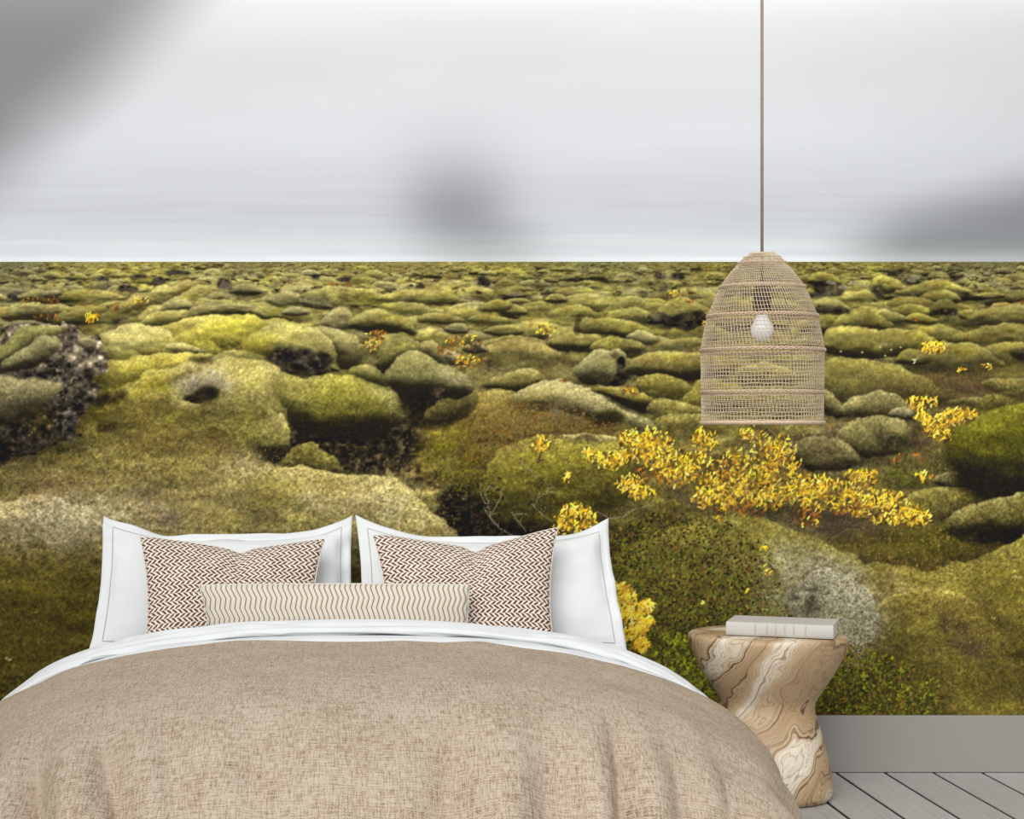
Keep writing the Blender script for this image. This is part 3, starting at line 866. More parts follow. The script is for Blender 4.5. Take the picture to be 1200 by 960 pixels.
def right_middle():
    # the long slope right of the lamp, its brown hollow, and the mossy knolls
    mound([(955, 450), (965, 424), (1000, 419), (1050, 428), (1090, 448), (1115, 466), (1080, 474), (1010, 470), (965, 468)], und=0.4, rim=0.2, fade=0.3, tint=(118, 108, 50))
    tone([(1075, 436), (1110, 430), (1165, 440), (1185, 456), (1150, 466), (1105, 462)], (84, 68, 42), 0.8, 6, 0.6)
    tone([(1010, 448), (1060, 440), (1090, 456), (1100, 468), (1050, 468)], (96, 82, 42), 0.5, 8, 0.5)
    mound([(1105, 470), (1150, 464), (1215, 458), (1260, 470), (1230, 484), (1150, 480)], und=0.3, rim=0.25, fade=0.5)
    mound([(1150, 450), (1175, 442), (1230, 446), (1240, 462), (1180, 466)], und=0.4, rim=0.2, fade=0.4, tint=(104, 92, 50))
    ph = part('printed_boulder', 'narrow moss boulder just right of the lower edge of the pendant shade, printed on the mural')
    mound([(955, 470), (965, 456), (976, 462), (988, 476), (997, 485), (980, 487), (964, 484)], und=0.6, rim=0.45, tint=(118, 110, 68), part=ph)
    mound([(984, 480), (1000, 466), (1025, 458), (1050, 460), (1068, 474), (1070, 490), (1035, 486), (1005, 488)], und=0.4, rim=0.35, tint=(130, 122, 76), fade=0.1)
    mound([(1040, 486), (1052, 478), (1066, 479), (1071, 490), (1058, 494)], und=0.6, rim=0.35, tint=(140, 132, 100))
    mound([(975, 520), (990, 498), (1020, 486), (1050, 490), (1066, 500), (1070, 520), (1040, 534), (1000, 532)], und=0.5, rim=0.35, tint=(122, 114, 66), fade=0.0)
    tone([(1064, 500), (1090, 492), (1098, 515), (1078, 530), (1060, 522)], (70, 58, 40), 0.85, 5, 0.8)
    dark([(1028, 512), (1045, 508), (1060, 520), (1050, 530), (1034, 526)], 0.5, (0.17, 0.15, 0.1), 3, 0.5)
    pl = part('printed_boulder', 'low grey brown moss mound behind the yellow shrub, printed on the right of the mural')
    mound([(928, 530), (934, 518), (950, 511), (972, 511), (992, 520), (1006, 536), (1004, 548), (975, 552), (945, 550)], und=0.5, rim=0.35, tint=(112, 102, 64), part=pl)
    tone([(1000, 545), (1050, 535), (1100, 540), (1110, 560), (1060, 572), (1010, 568)], (98, 90, 52), 0.5, 8, 0.6)
    tone([(1035, 558), (1070, 550), (1090, 562), (1060, 575)], (88, 96, 26), 0.6, 6, 0.6)
    mound([(1094, 562), (1110, 552), (1130, 556), (1138, 572), (1115, 578)], und=0.6, rim=0.4, tint=(118, 110, 78))
    mound([(1050, 590), (1090, 572), (1130, 572), (1155, 585), (1120, 606), (1070, 612)], und=0.25, rim=0.25, fade=0.6, tint=(116, 106, 46))
    pg = part('printed_boulder', 'big smooth dark green moss boulder printed at the right edge of the mural')
    dark([(1116, 550), (1140, 560), (1160, 582), (1140, 586), (1122, 570)], 0.8, (0.14, 0.13, 0.04), 4)
    mound([(1111, 528), (1112, 516), (1120, 503), (1140, 492), (1166, 481), (1200, 472), (1240, 468), (1280, 480), (1300, 530), (1270, 570), (1230, 578), (1184, 580), (1150, 582), (1134, 566), (1122, 552), (1114, 540)],
          und=0.62, rim=0.22, tint=(88, 84, 22), tmix=0.85, part=pg, contact=0.45, rimcol=(0.55, 0.55, 0.22), gain=0.98)
    dark([(1112, 530), (1124, 545), (1140, 566), (1150, 582), (1130, 570), (1114, 545)], 0.45, (0.14, 0.14, 0.03), 4)
    pm = part('printed_boulder', 'moss mound with a shadowed hollow below the big green boulder, printed at the right edge of the mural')
    mound([(1100, 618), (1112, 606), (1134, 594), (1166, 583), (1210, 576), (1260, 580), (1250, 610), (1200, 630), (1160, 636), (1120, 628)], und=0.75, rim=0.35, tint=(108, 100, 52), part=pm)
    dark([(1128, 624), (1150, 614), (1180, 616), (1192, 626), (1170, 636), (1140, 634)], 0.85, (0.13, 0.12, 0.05), 4)


def foreground():
    # left foreground mound with lichen
    tone([(-60, 600), (0, 560), (60, 540), (120, 522), (200, 520), (300, 545), (300, 600), (200, 660), (-60, 680)], (136, 122, 70), 0.5, 16, 0.4)
    mound([(150, 640), (200, 580), (262, 555), (300, 544), (345, 546), (402, 556), (440, 555), (468, 565), (492, 584), (510, 603), (530, 622), (545, 660), (500, 700), (200, 700)],
          und=0.1, rim=0.35, fade=0.5, tint=(140, 128, 74), tmix=0.5, contact=0.5, xf=(262, 350))
    mound([(-60, 610), (0, 590), (45, 578), (85, 590), (120, 604), (118, 640), (60, 655), (-60, 650)], und=0.3, rim=0.25, fade=0.7, tint=(146, 134, 102), tmix=0.6, contact=0.1)
    for c, col, am in [([(20, 575), (60, 556), (100, 556), (120, 568), (60, 590)], (120, 98, 66), .5), ([(60, 585), (120, 578), (180, 590), (220, 610), (120, 625), (40, 625)], (160, 150, 118), .55),
                       ([(258, 540), (290, 532), (310, 545), (290, 560), (265, 556)], (166, 152, 104), .7), ([(150, 572), (185, 566), (192, 578), (160, 582)], (96, 84, 66), .6),
                       ([(170, 600), (200, 596), (215, 615), (190, 625)], (104, 90, 70), .6), ([(340, 580), (400, 572), (430, 590), (380, 600)], (156, 144, 108), .5), ([(280, 570), (330, 562), (350, 580), (300, 590)], (116, 106, 44), .5),
                       ([(420, 570), (470, 572), (510, 610), (460, 620)], (158, 146, 102), .5), ([(220, 520), (260, 505), (280, 520), (240, 535)], (112, 88, 48), .5), ([(140, 520), (200, 500), (240, 505), (190, 530)], (110, 90, 46), .45),
                       ([(0, 620), (60, 615), (110, 640), (60, 650), (0, 645)], (142, 130, 104), .5), ([(90, 640), (105, 646), (120, 660), (100, 660)], (88, 74, 56), .5), ([(360, 560), (400, 562), (440, 575), (380, 578)], (128, 112, 56), .5)]:
        tone(c, col, am, 9, 0.7)
    tone([(-60, 660), (60, 655), (120, 670), (125, 860), (-60, 860)], (78, 68, 22), 0.6, 14, 0.1)
    stroke([(7, 772), (14, 773)], 1.4, (0.72, 0.66, 0.45))
    # right foreground: two humps meeting in a dip, then the slope in front
    tone([(940, 640), (990, 620), (1100, 618), (1150, 640), (1120, 662), (1040, 660)], (92, 80, 32), 0.75, 8, 0.6)
    tone([(1010, 625), (1110, 625), (1140, 640), (1080, 650)], (88, 86, 26), 0.5, 8, 0.5)
    ps = part('printed_slope', 'olive moss slope with a curved upper edge, printed on the lower right of the mural')
    mound([(1010, 660), (1046, 660), (1085, 667), (1120, 662), (1152, 651), (1180, 636), (1210, 622), (1270, 610), (1330, 700), (1330, 900), (900, 900), (905, 760), (960, 690)],
          und=0.0, rim=0.55, tint=(106, 96, 38), tmix=0.5, part=ps, contact=0.5, rimcol=(0.52, 0.48, 0.22))
    pc = part('printed_slope', 'moss hump with grey lichen on its right shoulder, printed behind the wooden side table')
    mound([(700, 680), (740, 640), (800, 612), (850, 602), (892, 607), (930, 620), (965, 634), (1000, 652), (1030, 672), (1062, 702), (1050, 760), (1000, 800), (900, 860), (700, 860)],
          und=0.0, rim=0.4, tint=(90, 82, 36), tmix=0.45, part=pc, contact=0.45, fade=0.0, rimcol=(0.50, 0.46, 0.2))
    tone([(900, 640), (940, 640), (1000, 660), (1012, 690), (960, 680), (910, 670)], (142, 136, 104), 0.65, 9, 0.5)
    mound([(930, 690), (950, 672), (975, 668), (1002, 680), (1022, 700), (1031, 728), (1020, 752), (990, 776), (950, 780), (935, 740)], und=0.05, rim=0.5, tint=(138, 133, 108), tmix=0.8, contact=0.12,
          fade=0.75, rimcol=(0.70, 0.68, 0.55))
    tone([(890, 690), (930, 670), (980, 672), (1020, 705), (1026, 740), (990, 775), (930, 770), (895, 735)], (138, 132, 108), 0.5, 14, 0.7)
    tone([(926, 694), (950, 680), (970, 690), (962, 718), (936, 722)], (74, 66, 54), 0.7, 7, 0.8)
    tone([(700, 640), (800, 640), (900, 680), (920, 760), (980, 780), (960, 860), (690, 860)], (80, 78, 30), 0.4, 12, 0.6)
    tone([(1030, 670), (1060, 672), (1075, 700), (1050, 700)], (150, 136, 84), 0.45, 6, 0.7)
    tone([(1095, 715), (1120, 722), (1160, 765), (1140, 772), (1108, 752)], (72, 60, 40), 0.75, 5, 0.7)
    tone([(1150, 706), (1180, 724), (1215, 735), (1210, 745), (1160, 728)], (66, 58, 26), 0.7, 5, 0.4)
    tone([(1130, 680), (1170, 668), (1200, 690), (1170, 706), (1130, 700)], (84, 76, 32), 0.5, 7, 0.4)
    tone([(1160, 690), (1240, 670), (1260, 720), (1190, 722)], (104, 94, 36), 0.5, 8, 0.2)
    mound([(1020, 720), (1060, 690), (1110, 692), (1140, 706), (1100, 720), (1060, 726)], und=0.2, rim=0.3, fade=0.8, contact=0.05, tint=(122, 108, 48))
    tone([(950, 790), (1000, 766), (1060, 770), (1100, 800), (1100, 860), (940, 860)], (70, 66, 24), 0.75, 8, 0.6)
    dark([(1184, 766), (1215, 756), (1215, 772), (1190, 774)], 0.5, (0.15, 0.13, 0.05), 2)
    stroke([(1186, 676), (1212, 676)], 1.1, (0.62, 0.52, 0.36))


GREENS = [(0.46, 0.47, 0.10), (0.36, 0.40, 0.08), (0.26, 0.27, 0.07), (0.55, 0.52, 0.16), (0.14, 0.13, 0.06), (0.10, 0.09, 0.05), (0.42, 0.30, 0.15)]
YELS = [(0.99, 0.83, 0.20), (1.0, 0.88, 0.28), (0.96, 0.77, 0.17), (1.0, 0.92, 0.46), (0.90, 0.68, 0.18), (1.0, 0.84, 0.14), (0.80, 0.58, 0.20), (1.0, 0.87, 0.34)]
REDS = [(0.46, 0.26, 0.14), (0.55, 0.33, 0.12), (0.38, 0.20, 0.14)]


def litter(poly, n, pal, r0=1.1, r1=2.6, alpha=(0.35, 0.85)):
    p = np.array(poly, float)
    k = 0
    x0, y0, x1, y1 = *p.min(0), *p.max(0)
    xs, ys = RNG.uniform(x0, x1, n * 3), RNG.uniform(y0, y1, n * 3)
    inside = polymask(p, xs[None].astype(np.float32), ys[None].astype(np.float32))[0] > 0.5
    for x, y in zip(xs[inside][:n], ys[inside][:n]):
        c = np.array(pal[RNG.integers(len(pal))]) * RNG.uniform(0.75, 1.2)
        blob(x, y, RNG.uniform(r0, r1), RNG.uniform(r0 * 0.5, r1 * 0.55), RNG.uniform(0, 3.14), c, RNG.uniform(*alpha))
        k += 1


def ground_leaves():
    litter([(700, 625), (760, 600), (850, 610), (900, 640), (925, 720), (960, 780), (960, 850), (690, 850)], 5600, GREENS, 1.2, 2.9, (0.4, 0.95))
    litter([(715, 625), (770, 605), (850, 620), (890, 680), (900, 780), (720, 790)], 900, [(0.07, 0.06, 0.03), (0.12, 0.10, 0.05)], 1.0, 2.2, (0.4, 0.8))
    litter([(700, 625), (760, 600), (850, 610), (900, 640), (925, 720), (940, 750), (690, 790)], 420, REDS, 1.0, 2.0)
    litter([(950, 770), (1000, 755), (1060, 775), (1105, 800), (1105, 845), (930, 845)], 2000, GREENS + [(0.56, 0.60, 0.10)], 1.2, 2.8)
    litter([(950, 770), (1000, 755), (1080, 770), (1115, 800), (1105, 845), (930, 845)], 260, REDS, 1.0, 2.2)
    litter([(720, 740), (800, 740), (840, 800), (880, 830), (760, 830)], 700, [(0.62, 0.64, 0.10), (0.5, 0.55, 0.1), (0.2, 0.2, 0.05)], 1.3, 3.0)
    litter([(885, 650), (940, 640), (1005, 672), (1035, 730), (1010, 785), (930, 775), (880, 720)], 2300, [(0.66, 0.63, 0.50), (0.56, 0.53, 0.40), (0.40, 0.37, 0.26), (0.22, 0.20, 0.13)], 0.8, 1.7, (0.2, 0.6))
    litter([(950, 668), (1005, 675), (1032, 730), (1010, 775), (970, 740)], 900, [(0.74, 0.72, 0.60), (0.64, 0.61, 0.48), (0.26, 0.23, 0.17)], 0.8, 1.7, (0.25, 0.7))
    litter([(545, 510), (600, 470), (680, 480), (740, 505), (700, 515), (600, 530), (540, 545)], 900, [(0.42, 0.34, 0.14), (0.5, 0.38, 0.14), (0.28, 0.22, 0.12), (0.5, 0.44, 0.3), (0.56, 0.36, 0.12)], 0.9, 1.9)
    litter([(940, 640), (1000, 618), (1100, 618), (1140, 640), (1080, 664), (1040, 658)], 500, [(0.5, 0.42, 0.16), (0.3, 0.24, 0.1), (0.62, 0.48, 0.24), (0.4, 0.36, 0.1)], 0.9, 2.0)
    litter([(0, 560), (130, 510), (300, 520), (540, 600), (520, 640), (300, 650), (100, 640), (0, 660)], 4200, [(0.66, 0.60, 0.40), (0.56, 0.50, 0.30), (0.36, 0.29, 0.14), (0.42, 0.36, 0.12), (0.48, 0.44, 0.14)], 0.8, 1.7, (0.2, 0.6))
    litter([(-60, 650), (110, 650), (125, 850), (-60, 850)], 1800, [(0.40, 0.36, 0.10), (0.20, 0.18, 0.06), (0.34, 0.30, 0.09), (0.46, 0.40, 0.14)], 0.9, 1.9, (0.25, 0.6))
    litter([(1030, 680), (1200, 640), (1340, 640), (1340, 845), (1090, 845), (1060, 780)], 5200, [(0.52, 0.46, 0.18), (0.44, 0.40, 0.12), (0.24, 0.20, 0.08), (0.34, 0.28, 0.10), (0.30, 0.26, 0.09)], 0.9, 1.9, (0.25, 0.6))
    litter([(1050, 655), (1110, 665), (1180, 740), (1120, 760), (1040, 700)], 120, [(0.72, 0.56, 0.26), (0.66, 0.5, 0.3)], 0.9, 1.8)
    litter([(100, 500), (250, 470), (300, 480), (300, 530), (140, 540)], 900, [(0.5, 0.44, 0.16), (0.36, 0.26, 0.1), (0.30, 0.27, 0.1), (0.44, 0.42, 0.1)], 0.8, 1.6, (0.25, 0.6))
    litter([(515, 560), (570, 530), (570, 570), (540, 590)], 220, [(0.46, 0.44, 0.1), (0.3, 0.28, 0.07), (0.2, 0.17, 0.07)], 0.9, 1.8)
    litter([(1010, 545), (1100, 540), (1120, 560), (1040, 576)], 260, [(0.46, 0.42, 0.2), (0.24, 0.2, 0.1), (0.4, 0.42, 0.1)], 0.9, 1.7)


def leaf_cluster(cx, cy, rx, ry, n, pal=YELS, size=(1.5, 3.3), pid=None, gaps=0.55):
    if pal is YELS and n > 25:                              # the massed leaves further in
        for _ in range(int(n * 0.42)):
            t, r = RNG.uniform(0, 6.283), RNG.random() ** 0.7 * 0.92
            blob(cx + rx * r * math.cos(t), cy + ry * r * math.sin(t), RNG.uniform(2.5, 4.5), RNG.uniform(2, 3.4), RNG.uniform(0, 3), np.array((0.84, 0.65, 0.16)) * RNG.uniform(0.72, 1.04), 0.34)
    for _ in range(int(n * gaps)):
        t, r = RNG.uniform(0, 6.283), RNG.random() ** 0.5
        blob(cx + rx * r * math.cos(t), cy + ry * r * math.sin(t) + 1, RNG.uniform(1.5, 3.5), RNG.uniform(1.2, 2.4), RNG.uniform(0, 3), RNG.choice([(0.20, 0.16, 0.08), (0.30, 0.23, 0.12), (0.44, 0.31, 0.13)]), 0.55)
    for _ in range(n):
        t, r = RNG.uniform(0, 6.283), RNG.random() ** 0.62
        x, y = cx + rx * r * math.cos(t), cy + ry * r * math.sin(t)
        L = RNG.uniform(*size)
        a = RNG.normal(-1.2, 0.75)
        up = 0.5 - 0.5 * math.sin(t) * r                # darker leaves low in the cluster
        c = np.array(pal[RNG.integers(len(pal))]) * (0.92 + 0.22 * up) * RNG.uniform(0.92, 1.08)
        blob(x, y, L, L * RNG.uniform(0.30, 0.46), a, np.clip(c, 0, 1), RNG.uniform(0.7, 0.95))
    if pid is not None:
        s = win(cx - rx - 3, cy - ry - 3, cx + rx + 3, cy + ry + 3)
        IDS[s][(((XX[s] - cx) / (rx + 1)) ** 2 + ((YY[s] - cy) / (ry + 1)) ** 2) < 1] = pid


TWIG = (0.42, 0.38, 0.32)
TWIG2 = (0.26, 0.20, 0.15)


def twigs(x, y, n, ln, spread, col=TWIG2, wd=0.8, up=-1.57):
    for _ in range(n):
        a = up + RNG.uniform(-spread, spread)
        p = [(x, y)]
        for k in range(5):
            a += RNG.normal(0, 0.3)
            p.append((p[-1][0] + math.cos(a) * ln / 5, p[-1][1] + math.sin(a) * ln / 5))
        stroke(p, wd, col, 0.8)


def shrubs():
    # bare branches by the dark pocket
    for b in [[(600, 628), (584, 618), (574, 606), (572, 590), (568, 578)], [(574, 606), (582, 592), (588, 580)], [(578, 612), (570, 600)], [(568, 590), (563, 578)], [(616, 622), (608, 612), (602, 604), (612, 602)],
              [(648, 612), (634, 602), (626, 594), (630, 584), (642, 577)], [(640, 578), (644, 572)], [(626, 558), (620, 550), (612, 543)], [(700, 600), (715, 608), (730, 606), (742, 598), (760, 592)]]:
        stroke(b, 0.7, (0.60, 0.55, 0.44), 0.6)
        for q in b[1:]:
            twigs(q[0], q[1], 2, RNG.uniform(5, 12), 1.1, (0.54, 0.49, 0.40), 0.45)
    big = part('printed_shrub', 'large yellow leaved shrub spreading across the middle right of the mural')
    # stems of the big shrub
    for b in [[(800, 592), (780, 560), (755, 530)], [(812, 598), (830, 570), (850, 540)], [(838, 612), (815, 592), (800, 585), (790, 572)], [(880, 604), (895, 595), (910, 590)], [(970, 632), (985, 616), (990, 600), (975, 585)],
              [(972, 630), (1000, 612), (1030, 604), (1045, 596)], [(976, 626), (960, 612), (950, 606)], [(985, 616), (1005, 618), (1020, 626), (1030, 630)], [(940, 602), (925, 612), (905, 604)], [(1000, 612), (990, 590), (1002, 575)],
              [(890, 600), (905, 610), (915, 612)], [(975, 620), (955, 622)], [(960, 618), (940, 590), (945, 570)]]:
        stroke(b, 1.1, TWIG2, 0.85)
        stroke([(p[0] - 0.6, p[1] - 0.8) for p in b], 0.5, (0.48, 0.42, 0.34), 0.7)
    tone([(930, 590), (1000, 575), (1050, 600), (1040, 625), (980, 635), (935, 618)], (74, 62, 46), 0.5, 8, 0.8)
    for _ in range(26):
        x, y = RNG.uniform(840, 1040), RNG.uniform(575, 625)
        twigs(x, y, 1, RNG.uniform(14, 30), 0.9, TWIG2 if RNG.random() < .6 else (0.46, 0.4, 0.32), 0.7)
    for cx, cy, rx, ry, n in [(745, 522, 22, 20, 90), (765, 520, 26, 20, 120), (728, 536, 14, 10, 30), (782, 540, 26, 18, 110), (712, 540, 18, 12, 50), (700, 536, 12, 8, 24), (688, 531, 8, 8, 16),
                              (825, 515, 16, 14, 60), (815, 548, 24, 18, 100), (845, 572, 28, 20, 140), (872, 568, 34, 26, 190), (905, 552, 24, 24, 110), (895, 528, 18, 20, 70), (918, 528, 16, 18, 60), (930, 545, 10, 12, 26),
                              (826, 584, 16, 12, 50), (905, 580, 26, 18, 100), (940, 572, 26, 18, 120), (965, 570, 18, 14, 70), (955, 588, 18, 12, 40), (1000, 572, 24, 20, 90), (1015, 558, 14, 10, 40), (1012, 592, 20, 14, 60),
                              (1040, 590, 24, 17, 100), (1064, 602, 22, 13, 90), (1078, 606, 14, 9, 50), (845, 600, 8, 10, 16), (880, 508, 14, 10, 30), (862, 540, 20, 16, 50), (790, 560, 20, 12, 40), (985, 590, 16, 12, 36), (950, 612, 12, 8, 14), (1040, 608, 20, 8, 30)]:
        leaf_cluster(cx, cy, rx * 1.02, ry * 1.02, int(n * 0.9), pid=big)
    for _ in range(34):
        twigs(RNG.uniform(845, 945), RNG.uniform(560, 612), 1, RNG.uniform(8, 18), 0.9, RNG.choice([(0.34, 0.26, 0.16), (0.50, 0.42, 0.28), (0.26, 0.20, 0.12)]), 0.6)
    for cx, cy, rx, ry in [(915, 556, 8, 5), (880, 545, 7, 5), (932, 590, 9, 6), (872, 600, 10, 5), (812, 565, 7, 5), (790, 545, 6, 4), (980, 580, 6, 5), (855, 548, 6, 5)]:
        for _ in range(14):
            blob(cx + RNG.normal(0, rx * .6), cy + RNG.normal(0, ry * .6), RNG.uniform(1.4, 2.6), 1.2, RNG.uniform(0, 3), RNG.choice([(0.30, 0.26, 0.12), (0.42, 0.34, 0.18), (0.34, 0.32, 0.12)]), 0.55)
    ora = [(0.60, 0.36, 0.14), (0.72, 0.46, 0.14), (0.46, 0.27, 0.12)]
    for cx, cy, rx, ry, n in [(770, 555, 26, 14, 26), (870, 598, 30, 10, 26), (945, 606, 16, 10, 26), (1000, 596, 26, 10, 18), (905, 540, 22, 20, 22), (850, 552, 20, 14, 20)]:
        leaf_cluster(cx, cy, rx, ry, n, ora, (1.8, 3.6), None, 0.2)
    s1 = part('printed_shrub', 'small cluster of yellow leaves left of the large shrub, printed on the green dome')
    leaf_cluster(634, 520, 11, 10, 46, pid=s1)
    stroke([(634, 530), (630, 542), (638, 538)], 1, TWIG2)
    leaf_cluster(664, 560, 5, 7, 10)
    s2 = part('printed_shrub', 'cluster of yellow leaves below the left end of the large shrub on the mural')
    leaf_cluster(738, 567, 17, 11, 60, pid=s2)
    leaf_cluster(752, 578, 16, 8, 40, pid=s2)
    s3 = part('printed_shrub', 'yellow leafed sprig printed just above the right corner of the bed pillows')
    for a in [(672, 600, 16, 12, 55), (660, 612, 12, 14, 40), (690, 606, 10, 14, 30), (675, 618, 20, 8, 30)]:
        leaf_cluster(*a, pid=s3)
    s4 = part('printed_shrub', 'bright yellow shrub printed on the mural right beside the white pillow')
    for a in [(731, 700, 15, 12, 70), (742, 716, 13, 10, 60), (756, 712, 11, 9, 44), (728, 722, 13, 12, 60), (748, 734, 12, 10, 56), (734, 744, 11, 9, 44), (726, 688, 12, 7, 30), (750, 756, 10, 9, 44), (762, 728, 7, 6, 18)]:
        leaf_cluster(*a, size=(2.2, 4.6), pid=s4)
    s5 = part('printed_shrub', 'sparse orange yellow shrub between mossy knolls, printed left of the big green boulder')
    for a in [(1075, 472, 14, 8, 34), (1090, 470, 10, 6, 22), (1080, 486, 10, 9, 30), (1092, 500, 12, 12, 34), (1115, 488, 22, 10, 70), (1130, 484, 16, 8, 34), (1105, 510, 12, 10, 26), (1100, 496, 20, 12, 30)]:
        leaf_cluster(*a, size=(1.6, 3.2), pid=s5)
    leaf_cluster(1084, 558, 14, 6, 20, size=(1.6, 3.2))
    leaf_cluster(1068, 535, 20, 8, 14, ora, (1.4, 2.8))
    s6 = part('printed_shrub', 'little yellow bush on a low mound, printed right of the pendant lamp')
    leaf_cluster(1092, 407, 15, 7, 60, size=(1.4, 2.8), pid=s6)
    for x, y, rx, ry, n, pal in [(1126, 433, 7, 3, 14, YELS), (1156, 430, 8, 4, 12, YELS), (1133, 392, 4, 4, 6, ora), (1073, 373, 3, 3, 5, ora), (436, 400, 14, 12, 50, ora + YELS), (444, 392, 10, 5, 24, ora), (545, 400, 22, 8, 50, ora + YELS[:3]),
                                 (548, 424, 16, 9, 60, ora + YELS[:3]), (520, 410, 10, 6, 20, ora), (640, 387, 12, 7, 24, ora + YELS[:3]), (108, 372, 9, 6, 40, YELS[:3] + [(0.9, 0.6, 0.05)]), (60, 352, 10, 5, 14, ora), (36, 352, 12, 3, 10, ora),
                                 (135, 360, 10, 4, 14, ora), (165, 352, 10, 3, 12, YELS), (60, 372, 20, 3, 14, ora), (790, 344, 10, 4, 10, YELS), (808, 352, 6, 3, 7, ora), (740, 457, 10, 4, 26, ora + YELS[:2]), (660, 447, 5, 2, 6, ora), (825, 378, 4, 4, 6, YELS),
                                 (388, 333, 8, 3, 6, ora), (404, 333, 5, 3, 4, ora), (900, 668, 6, 7, 9, YELS), (896, 642, 5, 4, 7, YELS), (875, 692, 2, 3, 3, YELS), (868, 722, 2, 4, 2, ora), (823, 706, 3, 4, 3, YELS), (900, 436, 8, 3, 8, ora),
                                 (1048, 540, 5, 3, 5, ora), (1200, 354, 8, 3, 8, ora)]:
        leaf_cluster(x, y, rx, ry, n, pal, (1.1, 2.4) if y < 500 else (1.8, 3.6), None, 0.3)
    for x, y in [(1010, 413), (1031, 407), (1044, 410), (1037, 417), (1055, 407), (985, 412)]:
        blob(x, y, 1.3, 1.1, 0, (0.82, 0.76, 0.56), 0.8)
    stroke([(1071, 426), (1073, 421), (1068, 422)], 0.9, (0.8, 0.77, 0.62))
    for _ in range(28):                                   # grey twigs of the sparse shrub and under the lamp
        twigs(RNG.uniform(872, 930), RNG.uniform(512, 545), 1, RNG.uniform(8, 20), 0.7, RNG.choice([(0.34, 0.27, 0.24), (0.58, 0.5, 0.36)]), 0.7)


SCENE_STEPS = [right_rocks, left_slopes, middle_right, right_middle, middle_left, lava_rock, foreground]
LEAF_STEPS = [ground_leaves, shrubs]
paint_land()


# ---------------------------------------------------------------- the sky of the print and the sheet itself
def sky_colour(X, Y):
    """Overcast sky of the print: white overhead, soft grey shadows painted in, streaks above the skyline (sRGB 0..1)."""
    ys = [-80, 0, 110, 170, 215, 245, 268, 285, 298, 303, 307]
    cs = np.array([(242, 243, 244), (240, 241, 242), (233, 234, 237), (224, 226, 230), (210, 212, 219), (203, 205, 212), (205, 208, 213), (212, 217, 219), (214, 220, 223), (228, 232, 233), (226, 229, 228)], np.float32) / 255
    c = np.stack([np.interp(Y, ys, cs[:, k]) for k in range(3)], -1).astype(np.float32)
    h, w = X.shape
    st = vnoise(h, w, 46, 2.4, 41) * 0.6 + vnoise(h, w, 24, 1.6, 42) * 0.4 + vnoise(h, w, 90, 6, 43) * 0.6
    c *= (1 + 0.020 * st * sstep(150, 250, Y))[..., None]
    c *= (1 + 0.008 * vnoise(h, w, 60, 30, 44))[..., None]
    # soft shadows painted into the sky colour: upper left, middle, right
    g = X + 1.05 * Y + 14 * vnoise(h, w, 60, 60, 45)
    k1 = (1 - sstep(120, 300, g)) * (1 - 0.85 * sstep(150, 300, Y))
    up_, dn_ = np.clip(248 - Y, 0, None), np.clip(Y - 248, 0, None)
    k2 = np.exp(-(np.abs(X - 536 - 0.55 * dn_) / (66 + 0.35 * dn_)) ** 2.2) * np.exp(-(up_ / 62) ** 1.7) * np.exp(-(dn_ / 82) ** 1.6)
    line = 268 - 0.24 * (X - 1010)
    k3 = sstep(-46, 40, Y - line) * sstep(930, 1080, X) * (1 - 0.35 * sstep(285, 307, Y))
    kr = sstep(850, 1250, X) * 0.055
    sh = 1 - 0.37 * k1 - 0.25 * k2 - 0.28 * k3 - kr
    return np.clip(c * sh[..., None] * (1.0 + 0.022 * sstep(60, 160, Y))[..., None], 0, 1)


def print_material(name):
    t = NT(name, 0.85, 0.15)
    a = t.n('ShaderNodeAttribute', attribute_name='print')
    m = t.color(a.outputs['Color'])
    t.bump(t.noise(t.coord(), 420, 2), 0.04, 0.0005)         # faint paper tooth
    return m


M_PRINT = print_material('wallpaper_print')
PRINT_GAIN = 1.0
SHEET_Y = -0.003


def sheet_part(name, corners, cols, parent, label=None):
    """corners: (n,4,2) wall drawing coordinates of quads; cols: (n,4,3) sRGB."""
    n = len(corners)
    q = corners.reshape(-1, 2)
    key = (np.round(q[:, 0] * 2).astype(np.int64) + 4000) * 20000 + np.round(q[:, 1] * 2).astype(np.int64) + 2000
    _, first, inv = np.unique(key, return_index=True, return_inverse=True)
    vx = q[first]
    me = bpy.data.meshes.new(name)
    me.vertices.add(len(first))
    co = np.stack([wall_x(vx[:, 0]), np.full(len(vx), SHEET_Y), wall_z(vx[:, 1])], 1).astype(np.float32)
    me.vertices.foreach_set('co', co.ravel())
    me.loops.add(4 * n)
    me.loops.foreach_set('vertex_index', inv.astype(np.int32).ravel())
    me.polygons.add(n)
    me.polygons.foreach_set('loop_start', np.arange(0, 4 * n, 4, dtype=np.int32))
    att = me.attributes.new('print', 'FLOAT_COLOR', 'POINT')
    c = np.ones((len(first), 4), np.float32)
    c[:, :3] = lin(np.clip(cols.reshape(-1, 3)[first], 0, 1)) * PRINT_GAIN
    att.data.foreach_set('color', c.ravel())
    me.update(calc_edges=True)
    me.validate()
    o = link(name, me, M_PRINT, parent, smooth=False)
    if label:
        o['label'] = label
    return o


def quads(xs, ys):
    X0, Y0 = np.meshgrid(xs[:-1], ys[:-1])
    X1, Y1 = np.meshgrid(xs[1:], ys[1:])
    return np.stack([np.stack([X0, Y1], -1), np.stack([X1, Y1], -1), np.stack([X1, Y0], -1), np.stack([X0, Y0], -1)], 2).reshape(-1, 4, 2)


mural = empty('wall_mural', (wall_x(600), SHEET_Y, 0.2), 'wallpaper mural of a mossy lava field under a pale sky behind the bed', 'mural')
HOR = 307.0
XA, XB = wall_x(0) * 0 + 386 + XL * S0, 386 + XR * S0      # the sheet reaches from wall end to wall end
